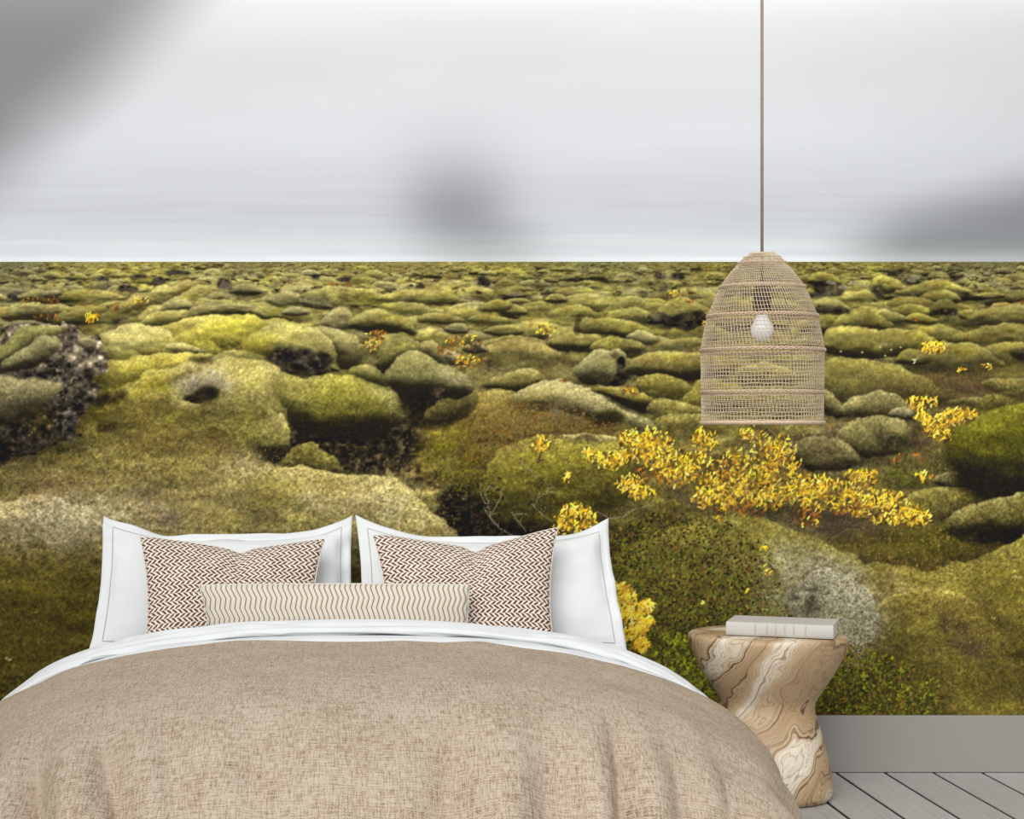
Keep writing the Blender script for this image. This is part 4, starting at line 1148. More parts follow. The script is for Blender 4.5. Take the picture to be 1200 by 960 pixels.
# sky
sx = np.concatenate([np.arange(XA, -8, 24), np.arange(-8, 1208, 6), np.arange(1208, XB, 24), [XB]])
sy = np.concatenate([np.arange(506 - (ZT - CAM_Z) * S0, 120, 6), np.arange(120, HOR, 2), [HOR]])
GX, GY = np.meshgrid(np.arange(XA, XB + 4, 2.0), np.arange(sy[0], HOR + 3, 1.0))
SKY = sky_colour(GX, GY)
qs = quads(sx, sy)
ii = np.clip(((qs[..., 1] - sy[0])).round().astype(int), 0, SKY.shape[0] - 1)
jj = np.clip(((qs[..., 0] - XA) / 2).round().astype(int), 0, SKY.shape[1] - 1)
sheet_part('printed_sky', qs, SKY[ii, jj], mural, 'pale overcast sky with soft grey painted shadows, upper part of the mural')

# land: 1-unit cells where the photograph shows it, 4-unit cells elsewhere
BOT = 506 + (CAM_Z - 0.2) * S0
bx = np.arange(PX0 + 2, PX1 - 4, 4)
by = np.arange(int(HOR), 838, 4)
BX, BY = np.meshgrid(bx, by)
fine = (BX > -10) & (BX < 1208) & ~((BY > 765) & (BX > 70) & (BX < 770)) & ~((BY > 660) & (BX > 150) & (BX < 690))
bid = IDS[np.clip(BY + 2 - PY0, 0, PH - 1), BX + 2 - PX0]
cb = np.stack([BX[~fine], BY[~fine]], 1).astype(np.float32)
coarse = np.stack([cb + (0, 4), cb + (4, 4), cb + (4, 0), cb], 1)
cid = bid[~fine]
fb = np.stack([BX[fine], BY[fine]], 1).astype(np.float32)
off = np.array([(i, j) for j in range(4) for i in range(4)], np.float32)
fb = (fb[:, None] + off[None]).reshape(-1, 2)
finef = np.stack([fb + (0, 1), fb + (1, 1), fb + (1, 0), fb], 1)
fid = IDS[fb[:, 1].astype(int) - PY0, fb[:, 0].astype(int) - PX0]
allq = np.concatenate([coarse, finef])
alli = np.concatenate([cid, fid])
# plain moss margins out to the wall ends
ml = quads(np.linspace(XA, PX0 + 2, 90), np.linspace(HOR, by[-1] + 4, 130))
mr = quads(np.linspace(bx[-1] + 4, XB, 90), np.linspace(HOR, by[-1] + 4, 130))
allq = np.concatenate([allq, ml, mr])
alli = np.concatenate([alli, np.zeros(len(ml) + len(mr), alli.dtype)])
mirx = np.where(allq[..., 0] < PX0 + 2, 2 * (PX0 + 2) - allq[..., 0], allq[..., 0])
mirx = np.where(mirx > PX1 - 4, 2 * (PX1 - 4) - mirx, mirx)
cj = np.clip(mirx.astype(int) - PX0, 0, PW - 1)
ci = np.clip(allq[..., 1].astype(int) - PY0, 0, PH - 1)
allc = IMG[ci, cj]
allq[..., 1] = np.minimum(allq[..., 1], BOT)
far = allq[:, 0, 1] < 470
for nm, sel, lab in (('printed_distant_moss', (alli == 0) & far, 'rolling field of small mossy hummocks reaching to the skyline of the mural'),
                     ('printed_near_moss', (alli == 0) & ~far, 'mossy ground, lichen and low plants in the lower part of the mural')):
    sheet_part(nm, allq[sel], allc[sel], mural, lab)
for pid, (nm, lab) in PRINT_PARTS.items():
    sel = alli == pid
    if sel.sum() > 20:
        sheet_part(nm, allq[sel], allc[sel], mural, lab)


# ---------------------------------------------------------------- fabrics and wood
def mat_white_linen():
    t = NT('white_cotton', 0.9, 0.15)
    v = t.coord('UV', (1, 1, 1))
    n = t.noise(t.coord(), 6, 4)
    w = t.noise(t.coord('Object', (900, 900, 300)), 1.0, 2)
    m = t.color(t.ramp(n, [(0.3, rgb(214, 216, 216)), (0.7, rgb(222, 224, 224))]))
    t.bump(t.math('ADD', w, t.math('MULTIPLY', n, 1.5)), 0.12, 0.002)
    return m


def mat_beige():
    t = NT('beige_linen', 0.95, 0.1)
    tc = t.n('ShaderNodeTexCoord')

    def st(sx, sy, d=3):
        mp = t.n('ShaderNodeMapping')
        mp.inputs['Scale'].default_value = (sx, sy, 1)
        t.t.links.new(tc.outputs['UV'], mp.inputs[0])
        return t.noise(mp.outputs[0], 1.0, d, 0.6)
    warp_ = st(300, 34)            # threads along
    weft = st(30, 300)             # threads across
    slub = st(120, 6, 2)
    slub2 = st(5, 150, 2)
    blot = st(5, 5, 3)
    fine = st(300, 300, 2)
    a = t.math('ADD', t.math('MULTIPLY', warp_, 0.42), t.math('MULTIPLY', weft, 0.42))
    a = t.math('ADD', a, t.math('MULTIPLY', t.math('ADD', slub, slub2), 0.14))
    a = t.math('ADD', a, t.math('MULTIPLY', fine, 0.25))
    a = t.math('ADD', a, t.math('MULTIPLY', blot, 0.10))
    sp = t.n('ShaderNodeSeparateXYZ')
    t.t.links.new(tc.outputs['UV'], sp.inputs[0])
    k_ = 2 * math.pi / 0.0084
    wv = t.math('MULTIPLY', t.math('SINE', t.math('MULTIPLY', sp.outputs[0], k_)), t.math('SINE', t.math('MULTIPLY', sp.outputs[1], k_)))
    a = t.math('ADD', a, t.math('MULTIPLY', wv, 0.035))
    # about 0.67 in the mean
    m = t.color(t.ramp(a, [(0.545, rgb(84, 64, 46)), (0.62, rgb(134, 114, 93)), (0.69, rgb(161, 142, 121)), (0.79, rgb(192, 176, 157))]))
    t.bump(a, 0.55, 0.003)
    return m


def mat_knit(name):
    """Dark brown and cream woven check of slanted stitches, in UV metres."""
    t = NT(name, 0.95, 0.1)
    tc = t.n('ShaderNodeTexCoord')
    sp = t.n('ShaderNodeSeparateXYZ')
    t.t.links.new(tc.outputs['UV'], sp.inputs[0])
    u = t.math('DIVIDE', sp.outputs[0], 0.0190)
    v = t.math('DIVIDE', sp.outputs[1], 0.0150)
    row = t.math('FLOOR', v)
    odd = t.math('MODULO', t.math('ADD', row, 200), 2)
    fv = t.math('FRACT', v)
    slant = t.math('MULTIPLY', t.math('SUBTRACT', fv, 0.5), t.math('MULTIPLY_ADD', odd, -1.5, 0.75))
    uu = t.math('ADD', t.math('ADD', u, slant), t.math('MULTIPLY', odd, 0.5))
    nz = t.noise(tc.outputs['UV'], 90, 2)
    f = t.math('FRACT', t.math('ADD', uu, t.math('MULTIPLY_ADD', nz, 0.5, -0.25)))
    d = t.math('ABSOLUTE', t.math('SUBTRACT', f, 0.5))
    edge = t.math('MULTIPLY', t.math('ABSOLUTE', t.math('SUBTRACT', fv, 0.5)), 0.16)
    k = t.math('SUBTRACT', d, edge)
    blot = t.noise(tc.outputs['UV'], 14, 3)
    k2 = t.math('ADD', k, t.math('MULTIPLY_ADD', blot, 0.10, -0.05))
    m = t.color(t.ramp(k2, [(0.17, rgb(226, 217, 206)), (0.24, rgb(164, 134, 112)), (0.30, rgb(94, 62, 44))]))
    t.bump(t.math('MULTIPLY', d, -1), 0.7, 0.005)
    return m


def mat_chevron():
    """Cream weave with thin ochre-brown zigzag lines running up and down."""
    t = NT('chevron_cotton', 0.95, 0.1)
    tc = t.n('ShaderNodeTexCoord')
    sp = t.n('ShaderNodeSeparateXYZ')
    t.t.links.new(tc.outputs['UV'], sp.inputs[0])
    tri = t.math('PINGPONG', t.math('DIVIDE', sp.outputs[1], 0.031), 1.0)
    u = t.math('ADD', t.math('DIVIDE', sp.outputs[0], 0.0158), t.math('MULTIPLY', tri, 0.62))
    f = t.math('ABSOLUTE', t.math('SUBTRACT', t.math('FRACT', u), 0.5))
    dots = t.math('SINE', t.math('MULTIPLY', sp.outputs[1], 2 * math.pi / 0.0066))
    f2 = t.math('ADD', f, t.math('MULTIPLY', dots, 0.022))
    col = t.ramp(f2, [(0.055, rgb(120, 88, 46)), (0.10, rgb(180, 152, 112)), (0.145, rgb(216, 210, 198))])
    rib = t.math('SINE', t.math('MULTIPLY', u, 2 * math.pi * 2))
    m = t.color(t.mix(t.math('MULTIPLY_ADD', dots, 0.08, 0.10), col, rgb(170, 160, 146)))
    t.bump(rib, 0.4, 0.002)
    return m


def mat_wood():
    t = NT('olive_wood', 0.5, 0.35)
    v = t.coord('Object')
    sp = t.n('ShaderNodeSeparateXYZ')
    t.set(sp.inputs[0], v)
    ca, sa = math.cos(math.radians(50)), math.sin(math.radians(50))
    along = t.math('ADD', t.math('MULTIPLY', sp.outputs[0], ca), t.math('MULTIPLY', sp.outputs[2], sa))
    across = t.math('SUBTRACT', t.math('MULTIPLY', sp.outputs[2], ca), t.math('MULTIPLY', sp.outputs[0], sa))

    def grain(sl, sc, detail, dist):
        cb_ = t.n('ShaderNodeCombineXYZ')
        t.set(cb_.inputs[0], t.math('MULTIPLY', along, sl))
        t.set(cb_.inputs[1], t.math('MULTIPLY', sp.outputs[1], (sl + sc) / 2))
        t.set(cb_.inputs[2], t.math('MULTIPLY', across, sc))
        x = t.n('ShaderNodeTexNoise')
        t.set(x.inputs['Vector'], cb_.outputs[0])
        x.inputs['Scale'].default_value = 1.0
        x.inputs['Detail'].default_value = detail
        x.inputs['Distortion'].default_value = dist
        return x
    big = grain(3.0, 5.5, 2, 0.5)
    med = grain(9.0, 20.0, 3, 0.3)
    # growth lines slanting from lower left to upper right
    ph = t.math('ADD', t.math('MULTIPLY', across, 3.6), t.math('MULTIPLY', sp.outputs[1], 1.2))
    ph = t.math('ADD', ph, t.math('MULTIPLY', big.outputs[0], 1.25))
    ph = t.math('ADD', ph, t.math('MULTIPLY', med.outputs[0], 0.22))
    l1 = t.math('SINE', t.math('MULTIPLY', ph, 84))
    l2 = t.math('SINE', t.math('MULTIPLY', ph, 21.7))
    l3 = t.math('SINE', t.math('MULTIPLY', ph, 150))
    fib = grain(14.0, 150.0, 4, 0.2).outputs[0]
    band = t.ramp(t.math('FRACT', t.math('MULTIPLY_ADD', ph, 1.35, 0.1)), [(0.0, rgb(196, 174, 142)), (0.12, rgb(224, 212, 190)), (0.24, rgb(228, 216, 196)), (0.34, rgb(196, 172, 138)), (0.6, rgb(176, 148, 112)), (0.86, rgb(188, 162, 128)), (1.0, rgb(196, 174, 142))])
    dk = t.ramp(t.math('ADD', t.math('MULTIPLY', l1, 0.5), t.math('MULTIPLY', l2, 0.5)), [(0.46, (0, 0, 0, 1)), (0.85, (1, 1, 1, 1))])
    dkf = t.math('MULTIPLY', dk, t.ramp(big.outputs[0], [(0.36, (0.25, 0.25, 0.25, 1)), (0.55, (0.95, 0.95, 0.95, 1))]))
    c1 = t.mix(dkf, band, rgb(98, 68, 42))
    thin = t.ramp(l3, [(0.55, (0, 0, 0, 1)), (0.99, (0.8, 0.8, 0.8, 1))])
    c2 = t.mix(t.math('MULTIPLY', thin, med.outputs[0]), c1, rgb(116, 84, 54))
    c3 = t.mix(t.math('MULTIPLY', t.math('SUBTRACT', fib, 0.42, clamp=True), 1.1), c2, rgb(150, 122, 90))
    m = t.color(c3)
    t.bump(t.math('ADD', dkf, fib), 0.15, 0.002)
    return m


def mat_straw(name, a, b):
    t = NT(name, 0.85, 0.2)
    return t.color(t.ramp(t.noise(t.coord(), 160, 3), [(0.3, a), (0.7, b)]))


M_WHITE = mat_white_linen()
M_BEIGE = mat_beige()
M_KNIT = mat_knit('brown_cream_knit')
M_CHEV = mat_chevron()
M_WOOD = mat_wood()
M_STITCH = mat_paint('grey_stitching', rgb(176, 172, 166))
M_STRAW = mat_straw('seagrass', rgb(204, 184, 152), rgb(230, 212, 182))
M_BAND = mat_straw('seagrass_band', rgb(186, 162, 134), rgb(212, 190, 162))
M_CORD = mat_straw('beige_cord', rgb(138, 122, 106), rgb(160, 144, 126))
M_BOOK = mat_paint('book_cloth', rgb(190, 187, 179), 0.02, 0.7)
M_PAGES = mat_straw('paper_pages', rgb(206, 198, 184), rgb(226, 220, 208))
M_DARKWOOD = mat_paint('dark_bed_base', rgb(96, 82, 68))


def mat_glass():
    t = NT('bulb_glass', 0.08, 0.5)
    t.b.inputs['Base Color'].default_value = (0.95, 0.96, 0.96, 1)
    t.b.inputs['Transmission Weight'].default_value = 0.15
    t.b.inputs['IOR'].default_value = 1.3
    return t.m


M_BULB = mat_glass()
M_SOCKET = mat_paint('dark_lamp_socket', rgb(70, 56, 46))

# ---------------------------------------------------------------- the bed
BX0 = 0.083
bed = empty('bed', (BX0, -1.1, 0), 'double bed standing against the mural wall, mattress hidden under the beige duvet', 'bed')
link('mattress', box(BX0 - 0.84, BX0 + 0.84, -1.88, -0.06, 0.25, 0.45, 0.08, 4), M_WHITE, bed)
link('bed_base', box(BX0 - 0.86, BX0 + 0.86, -1.98, -0.05, 0.10, 0.25, 0.01, 2), M_DARKWOOD, bed, smooth=False)
for sx_ in (-0.82, 0.82):
    for sy_ in (-1.98, -0.13):
        link('leg', lathe([(0.03, 0.0), (0.035, 0.1)], BX0 + sx_, sy_, 16), M_DARKWOOD, bed)


def fnoise(x, y, seed):
    """Smooth value noise at arbitrary points (arrays)."""
    t = np.random.default_rng(seed).random((64, 64)) * 2 - 1
    xi, yi = np.floor(x).astype(int), np.floor(y).astype(int)
    fx_, fy_ = x - xi, y - yi
    fx_, fy_ = fx_ * fx_ * (3 - 2 * fx_), fy_ * fy_ * (3 - 2 * fy_)
    g = lambda a, b: t[np.mod(b, 64), np.mod(a, 64)]
    return (g(xi, yi) * (1 - fx_) + g(xi + 1, yi) * fx_) * (1 - fy_) + (g(xi, yi + 1) * (1 - fx_) + g(xi + 1, yi + 1) * fx_) * fy_


ZB = 0.09


def section(theta, W, H, e):
    """A point of the duvet's domed cross-section; theta runs -pi/2..pi/2 from left hem to right hem."""
    s, c = np.sin(theta), np.cos(theta)
    return np.sign(s) * np.abs(s) ** (2 / e) * W, np.abs(c) ** (2 / e) * H


def duvet_W(y):
    return np.interp(-y, [0.6, 1.2, 1.7, 2.05, 2.4], [1.195, 1.185, 1.095, 1.02, 0.96])


FOLDS = [(-0.98, 0.10, 0.030, 0.05), (-0.84, 0.16, 0.045, 0.045), (-0.66, 0.20, 0.040, 0.05), (-0.48, 0.10, 0.022, 0.06), (-0.28, 0.06, 0.018, 0.07), (-0.02, 0.10, 0.014, 0.06),
         (0.22, -0.08, 0.026, 0.055), (0.40, 0.02, 0.016, 0.06), (0.60, -0.06, 0.046, 0.035), (0.74, -0.04, 0.022, 0.05), (0.88, -0.06, 0.03, 0.05)]


def make_duvet():
    na, nt = 240, 190
    th = np.linspace(-1, 1, na)
    th = np.sign(th) * np.abs(th) ** 0.85 * (math.pi / 2)
    # path along the bed: flat, then rounding over the foot
    flat = np.linspace(-0.84, -1.62, 90)
    ang = np.linspace(0, math.pi / 2, nt - 90 + 1)[1:]
    e2 = 2.3
    ypath = np.concatenate([flat, -1.62 - 0.66 * np.sin(ang) ** (2 / e2)])
    hpath = np.concatenate([np.ones(90), np.cos(ang) ** (2 / e2)])
    T, A = np.meshgrid(np.arange(nt), th, indexing='ij')
    yy = ypath[T]
    hh = hpath[T]
    W = duvet_W(yy) * (0.90 + 0.10 * np.maximum(hh, 0) ** 0.5)
    x, z = section(A, W, 0.47, 2.6)
    z = z * hh
    # soft folds that hang down from the edges of the mattress
    drop = np.clip(1 - z / 0.47, 0, 1)
    s_ = x * 1.0
    side = np.clip((np.abs(A) / (math.pi / 2) - 0.35) / 0.4, 0, 1)
    foot = np.clip((-yy - 1.55) / 0.5, 0, 1)
    f_foot = fnoise(s_ * 7 + 0.5 * fnoise(s_ * 3, yy * 3, 2), z * 2.2, 3) * 0.7 + fnoise(s_ * 15, z * 4, 4) * 0.3
    f_side = fnoise(yy * 6 + 20, z * 3 + 5, 5) + 0.4 * fnoise(yy * 14 + 20, z * 4, 6)
    amp = 0.006 + 0.042 * np.clip(drop * 1.6, 0, 1)
    crease = np.zeros_like(x)
    for x0, sl, dep, wd in FOLDS:
        q = (s_ - x0 - sl * drop) / wd
        crease -= 1.5 * dep * np.exp(-np.where(q > 0, q * 0.55, q * 1.3) ** 2) * np.clip(drop * 3.0 + 0.12, 0, 1)
        crease += 0.7 * dep * np.exp(-((q - 1.9) * 0.8) ** 2) * np.clip(drop * 3.0, 0, 1)
    d = amp * (f_foot * foot + f_side * side * 0.8) + crease * foot
    lump = 0.008 * fnoise(s_ * 3 + 7, yy * 3, 8) + 0.004 * fnoise(s_ * 8, yy * 7, 9)
    nx = np.sin(A) * 0.9
    x = x + d * nx * side
    y = yy - d * foot
    z = z + ZB + (lump + 0.35 * d) * np.clip(hh * 1.5, 0, 1) * np.clip(np.cos(A) * 2, 0, 1)
    ds = np.sqrt(np.diff(x, axis=1) ** 2 + np.diff(z, axis=1) ** 2)
    mid = na // 2
    U = np.concatenate([np.zeros((nt, 1)), np.cumsum(ds, 1)], 1)
    U = U - U[:, mid:mid + 1]
    dv = np.sqrt(np.diff(y[:, mid]) ** 2 + np.diff(z[:, mid]) ** 2)
    V = np.concatenate([[0], np.cumsum(dv)])[:, None] + 0 * x
    V = V * 0.55 + 0.45 * (-(y) + (0.47 - (z - ZB)) * 1.0 * foot + 0.2)
    verts = np.stack([x + BX0, y, z], -1).reshape(-1, 3)
    uv = np.stack([U, V], -1).reshape(-1, 2)
    return mesh_of(verts, grid_faces(nt, na), uv)


duvet = empty('duvet', (BX0, -1.5, 0.5), 'beige linen duvet draped over the bed with its white edge folded back', 'duvet')
dv_ob = link('cover', make_duvet(), M_BEIGE, duvet)
sol = dv_ob.modifiers.new('thickness', 'SOLIDIFY')
sol.thickness = 0.012
sol.offset = -1


def fold_band(profile, W, H, seed, wob=0.004, na=220, lift_side=1.0):
    """White cloth folded across the bed: (y, lift above the duvet) pairs swept over the domed section."""
    th = np.linspace(-1, 1, na)
    th = np.sign(th) * np.abs(th) ** 0.85 * (math.pi / 2) * 0.985
    V = []
    pf = np.array(profile)
    tq = np.linspace(0, len(pf) - 1, (len(pf) - 1) * 3 + 1)
    pf = np.stack([np.interp(tq, np.arange(len(pf)), pf[:, 0]), np.interp(tq, np.arange(len(pf)), pf[:, 1])], 1)
    pf[1:-1] = (pf[:-2] + 2 * pf[1:-1] + pf[2:]) / 4
    profile = pf
    for k, (yb, up) in enumerate(pf):
        n = fnoise(th * 6 + 9, np.full_like(th, k * 0.12), seed) + 0.6 * fnoise(th * 12 + 3 - k * 0.35, np.full_like(th, k * 0.42), seed + 1)
        rid = np.abs(fnoise(th * 3.5 + 5 + k * 0.12, np.full_like(th, k * 0.55), seed + 2))
        lift = up + wob * 1.3 * n - wob * 2.0 * np.exp(-(rid / 0.10) ** 2) * (4 < k < len(pf) - 3)
        xl, zl = section(th, W + up * 0.45, H + up, 2.6)
        V.append(np.stack([xl + BX0, yb + wob * 2.2 * n * (k > 0), zl + ZB + (lift - up)], -1))
    V = np.array(V).reshape(-1, 3)
    me = mesh_of(V, grid_faces(len(profile), na))
    return me


up_fold = link('folded_edge', fold_band([(-0.722, -0.03), (-0.712, 0.0), (-0.712, 0.034), (-0.724, 0.054), (-0.748, 0.060), (-0.780, 0.054), (-0.808, 0.046), (-0.826, 0.038), (-0.830, 0.026), (-0.815, 0.016)], 1.160, 0.47, 31, 0.0040), M_WHITE, duvet)
up_fold['label'] = 'white turned-back upper edge of the duvet'
low = link('folded_edge', fold_band([(-0.770, 0.012), (-0.830, 0.020), (-0.868, 0.018), (-0.886, 0.014), (-0.890, 0.006), (-0.884, 0.0)], 1.178, 0.471, 41, 0.0022), M_WHITE, duvet)
low['label'] = 'thinner white layer peeking out under the turned-back edge'
for o_ in (up_fold, low):
    ss = o_.modifiers.new('smooth', 'SUBSURF')
    ss.levels = ss.render_levels = 1


# ---------------------------------------------------------------- pillows and cushions
def cushion(name, label, cat, group, corners, thick, mat, nu=64, nv=44, sag=(0.05, 0.03, 0.04, 0.03), flange=0.0, chop=0.0, seed=1, wrinkle=0.004, puff=0.5, ek=2.0):
    """corners: TL, TR, BR, BL in world space. sag: how far top, right, bottom, left edges curve inward (m)."""
    TL, TR, BR, BL = [np.array(c, float) for c in corners]
    cen = (TL + TR + BR + BL) / 4
    ex = (TR + BR - TL - BL)
    wdt = np.linalg.norm(ex) / 2
    ex = ex / np.linalg.norm(ex)
    ey = (TL + TR - BL - BR)
    hgt = np.linalg.norm(ey) / 2
    ey = ey / np.linalg.norm(ey)
    nrm = np.cross(ex, ey)
    nrm = nrm / np.linalg.norm(nrm)                      # towards the viewer
    u = np.linspace(-1, 1, nu)
    v = np.linspace(-1, 1, nv)
    u = np.sign(u) * np.abs(u) ** 0.9
    Vg, Ug = np.meshgrid(v, u, indexing='ij')
    a, b = (Ug + 1) / 2, (Vg + 1) / 2
    P = (BL[None, None] * ((1 - a) * (1 - b))[..., None] + BR * (a * (1 - b))[..., None] + TR * (a * b)[..., None] + TL * ((1 - a) * b)[..., None])
    top, rgt, bot, lft = sag
    P = P - ey * (top * (1 - np.abs(Ug) ** ek) * b ** 2)[..., None] + ey * (bot * (1 - Ug ** 2) * (1 - b) ** 2)[..., None]
    P = P - ex * (rgt * (1 - Vg ** 2) * a ** 2)[..., None] + ex * (lft * (1 - Vg ** 2) * (1 - a) ** 2)[..., None]
    if chop:
        g = np.clip(1 - np.sqrt((Ug - 0.10) ** 2 + 0.0016) / 0.98, 0, 1) ** 1.15
        g2 = np.exp(-((Ug - 0.10) / 0.09) ** 2)
        P = P - ey * ((0.82 * g + 0.18 * g2) * chop * b ** 2.2)[..., None]
    # inner panel
    fi = flange
    qu = np.clip((1 - np.abs(Ug)) * wdt / 2 - fi, 0, None) / (wdt / 2)
    qv = np.clip((1 - np.abs(Vg)) * hgt / 2 - fi, 0, None) / (hgt / 2)
    bulge = (np.clip(1 - (1 - np.minimum(qu * 1.0, 1)) ** 2.4, 0, 1) * np.clip(1 - (1 - np.minimum(qv, 1)) ** 2.4, 0, 1)) ** puff
    n1 = fnoise(Ug * 2.6 + seed, Vg * 2.6, seed) + 0.5 * fnoise(Ug * 6 + seed, Vg * 5, seed + 1)
    tz = bulge * thick / 2
    if chop:
        tz = tz * (1 - 0.35 * np.exp(-((Ug - 0.08) / 0.12) ** 2) * np.clip(b * 1.6 - 0.6, 0, 1))
    base_t = 0.004
    wr = wrinkle * n1 * np.clip(bulge + 0.35, 0, 1)
    seam = 0.0
    if fi:
        du = np.abs((1 - np.abs(Ug)) * wdt / 2 - fi)
        dvv = np.abs((1 - np.abs(Vg)) * hgt / 2 - fi)
        curl = fnoise(Ug * 4 + 4, Vg * 4, seed + 5) * 0.018 * (1 - np.clip(bulge * 4, 0, 1))
        wr = wr + curl
    F = P + nrm * (tz + base_t + wr)[..., None]
    B = P + nrm * (-tz * 0.9 - base_t + wr * (1 - np.clip(bulge * 3, 0, 1)))[..., None]
    root = empty(name, tuple(P[0].mean(0)), label, cat, group)
    root_loc = P[0].mean(0)
    uvF = np.stack([Ug * wdt / 2, Vg * hgt / 2], -1).reshape(-1, 2)
    nvt = nu * nv
    verts = np.concatenate([F.reshape(-1, 3), B.reshape(-1, 3)])
    faces = grid_faces(nv, nu) + [tuple(i + nvt for i in f[::-1]) for f in grid_faces(nv, nu)]
    ring = [i for i in range(nu)] + [j * nu + nu - 1 for j in range(1, nv)] + [(nv - 1) * nu + i for i in range(nu - 2, -1, -1)] + [j * nu for j in range(nv - 2, 0, -1)]
    for i in range(len(ring)):
        p_, q_ = ring[i], ring[(i + 1) % len(ring)]
        faces.append((q_, p_, p_ + nvt, q_ + nvt))
    link('pillowcase' if flange else 'cushion_cover', mesh_of(verts, faces, np.concatenate([uvF, uvF])), mat, root)
    # seam: fine stitching on a flanged case, a corded edge on the others
    def on_front(uu, vv):
        i = np.clip(np.interp(uu, u, np.arange(nu)), 0, nu - 1.001)
        j = np.clip((vv + 1) / 2 * (nv - 1), 0, nv - 1.001)
        i0_, j0_ = int(i), int(j)
        fi_, fj_ = i - i0_, j - j0_
        return F[j0_, i0_] * (1 - fi_) * (1 - fj_) + F[j0_, i0_ + 1] * fi_ * (1 - fj_) + F[j0_ + 1, i0_] * (1 - fi_) * fj_ + F[j0_ + 1, i0_ + 1] * fi_ * fj_
    if flange:
        ul, vl = 1 - fi / (wdt / 2), 1 - fi / (hgt / 2)
        loop = [(x_, -vl) for x_ in np.linspace(-ul, ul, 40)] + [(ul, y_) for y_ in np.linspace(-vl, vl, 30)[1:]] + [(x_, vl) for x_ in np.linspace(ul, -ul, 40)[1:]] + [(-ul, y_) for y_ in np.linspace(vl, -vl, 30)[1:-1]]
        pts = [tuple(on_front(*q) + nrm * 0.0008) for q in loop]
        link('stitching', tube([pts], 0.0016, 4, True), M_STITCH, root)
    else:
        pts = [tuple((F.reshape(-1, 3)[k_] + B.reshape(-1, 3)[k_]) / 2) for k_ in ring]
        link('piping', tube([pts], 0.004, 5, True), mat, root)
    return root


def at(X, Y, y):
    """World point seen at drawing position X, Y on the plane of depth y (used once, to read the photograph)."""
    s = 1992.0 / (CAM_D + y)
    return ((X - 386.0) / s, y, CAM_Z - (Y - 506.0) / s)


PY_T, PY_B = -0.13, -0.40
cushion('pillow', 'left of the two large white flanged pillows leaning on the mural', 'pillow', 'white pillows against the mural',
        [(-0.781, PY_T, 0.913), (0.080, PY_T, 0.918), (0.090, PY_B, 0.472), (-0.790, PY_B, 0.472)], 0.15, M_WHITE, sag=(0.086, 0.012, 0.0, 0.014), flange=0.036, seed=3, wrinkle=0.009, ek=3.2)
cushion('pillow', 'right of the two large white flanged pillows, nearest the wooden side table', 'pillow', 'white pillows against the mural',
        [(0.090, PY_T, 0.913), (0.962, PY_T, 0.896), (0.985, PY_B, 0.472), (0.098, PY_B, 0.472)], 0.15, M_WHITE, sag=(0.080, 0.012, 0.0, 0.014), flange=0.036, seed=8, wrinkle=0.009, ek=3.2)
cushion('cushion', 'brown and cream knit cushion leaning on the left white pillow, dented at its top edge', 'cushion', 'brown and cream knit cushions',
        [(-0.630, -0.335, 0.845), (-0.018, -0.335, 0.842), (-0.050, -0.585, 0.485), (-0.592, -0.585, 0.485)], 0.12, M_KNIT, sag=(0.0, 0.02, 0.0, 0.02), chop=0.062, seed=12, puff=0.6)
cushion('cushion', 'brown and cream knit cushion leaning on the right white pillow, its right corner raised', 'cushion', 'brown and cream knit cushions',
        [(0.146, -0.335, 0.852), (0.760, -0.335, 0.882), (0.718, -0.585, 0.495), (0.180, -0.585, 0.485)], 0.12, M_KNIT, sag=(0.006, 0.022, 0.0, 0.02), chop=0.080, seed=19, puff=0.6)
cushion('lumbar_cushion', 'narrow cream cushion with ochre zigzag lines in front of both knit cushions', 'cushion', None,
        [(-0.409, -0.625, 0.713), (0.442, -0.620, 0.713), (0.426, -0.660, 0.505), (-0.365, -0.660, 0.505)], 0.085, M_CHEV, sag=(-0.004, 0.0, 0.0, 0.004), seed=25, puff=0.6, wrinkle=0.002)

# ---------------------------------------------------------------- side table and book
TX, TY = 1.443, -0.40
table = empty('side_table', (TX, TY, 0), 'hourglass shaped side table of swirling olive wood, right of the bed', 'side table')
prof = [(0.0, 0.0), (0.190, 0.0), (0.203, 0.006), (0.209, 0.022), (0.208, 0.05), (0.200, 0.10), (0.186, 0.155), (0.170, 0.21), (0.157, 0.25), (0.149, 0.280), (0.147, 0.300), (0.151, 0.318), (0.163, 0.340), (0.180, 0.366),
        (0.200, 0.398), (0.219, 0.432), (0.234, 0.462), (0.244, 0.490), (0.2495, 0.512), (0.2505, 0.522), (0.249, 0.531), (0.243, 0.536), (0.20, 0.537), (0.0, 0.537)]
seg = 96
V = []
for r, z in prof:
    for k in range(seg):
        w = 2 * math.pi * k / seg
        rr = r * (1 + 0.018 * math.sin(2 * w + 0.6 + z * 3) + 0.008 * math.sin(5 * w + z * 9))
        V.append((TX + rr * math.cos(w), TY + rr * math.sin(w), z))
link('body', mesh_of(V, grid_faces(len(prof), seg, wrap=True)), M_WOOD, table)

book = empty('book', (1.47, -0.44, 0.537), 'thick cream cloth bound book lying flat on the wooden side table', 'book')
BW, BD, BH = 0.335, 0.205, 0.044


def book_part(me):
    me.transform(Matrix.Translation((1.483, -0.440, 0.5392)) @ Matrix.Rotation(math.radians(-21), 4, 'Z'))
    return me


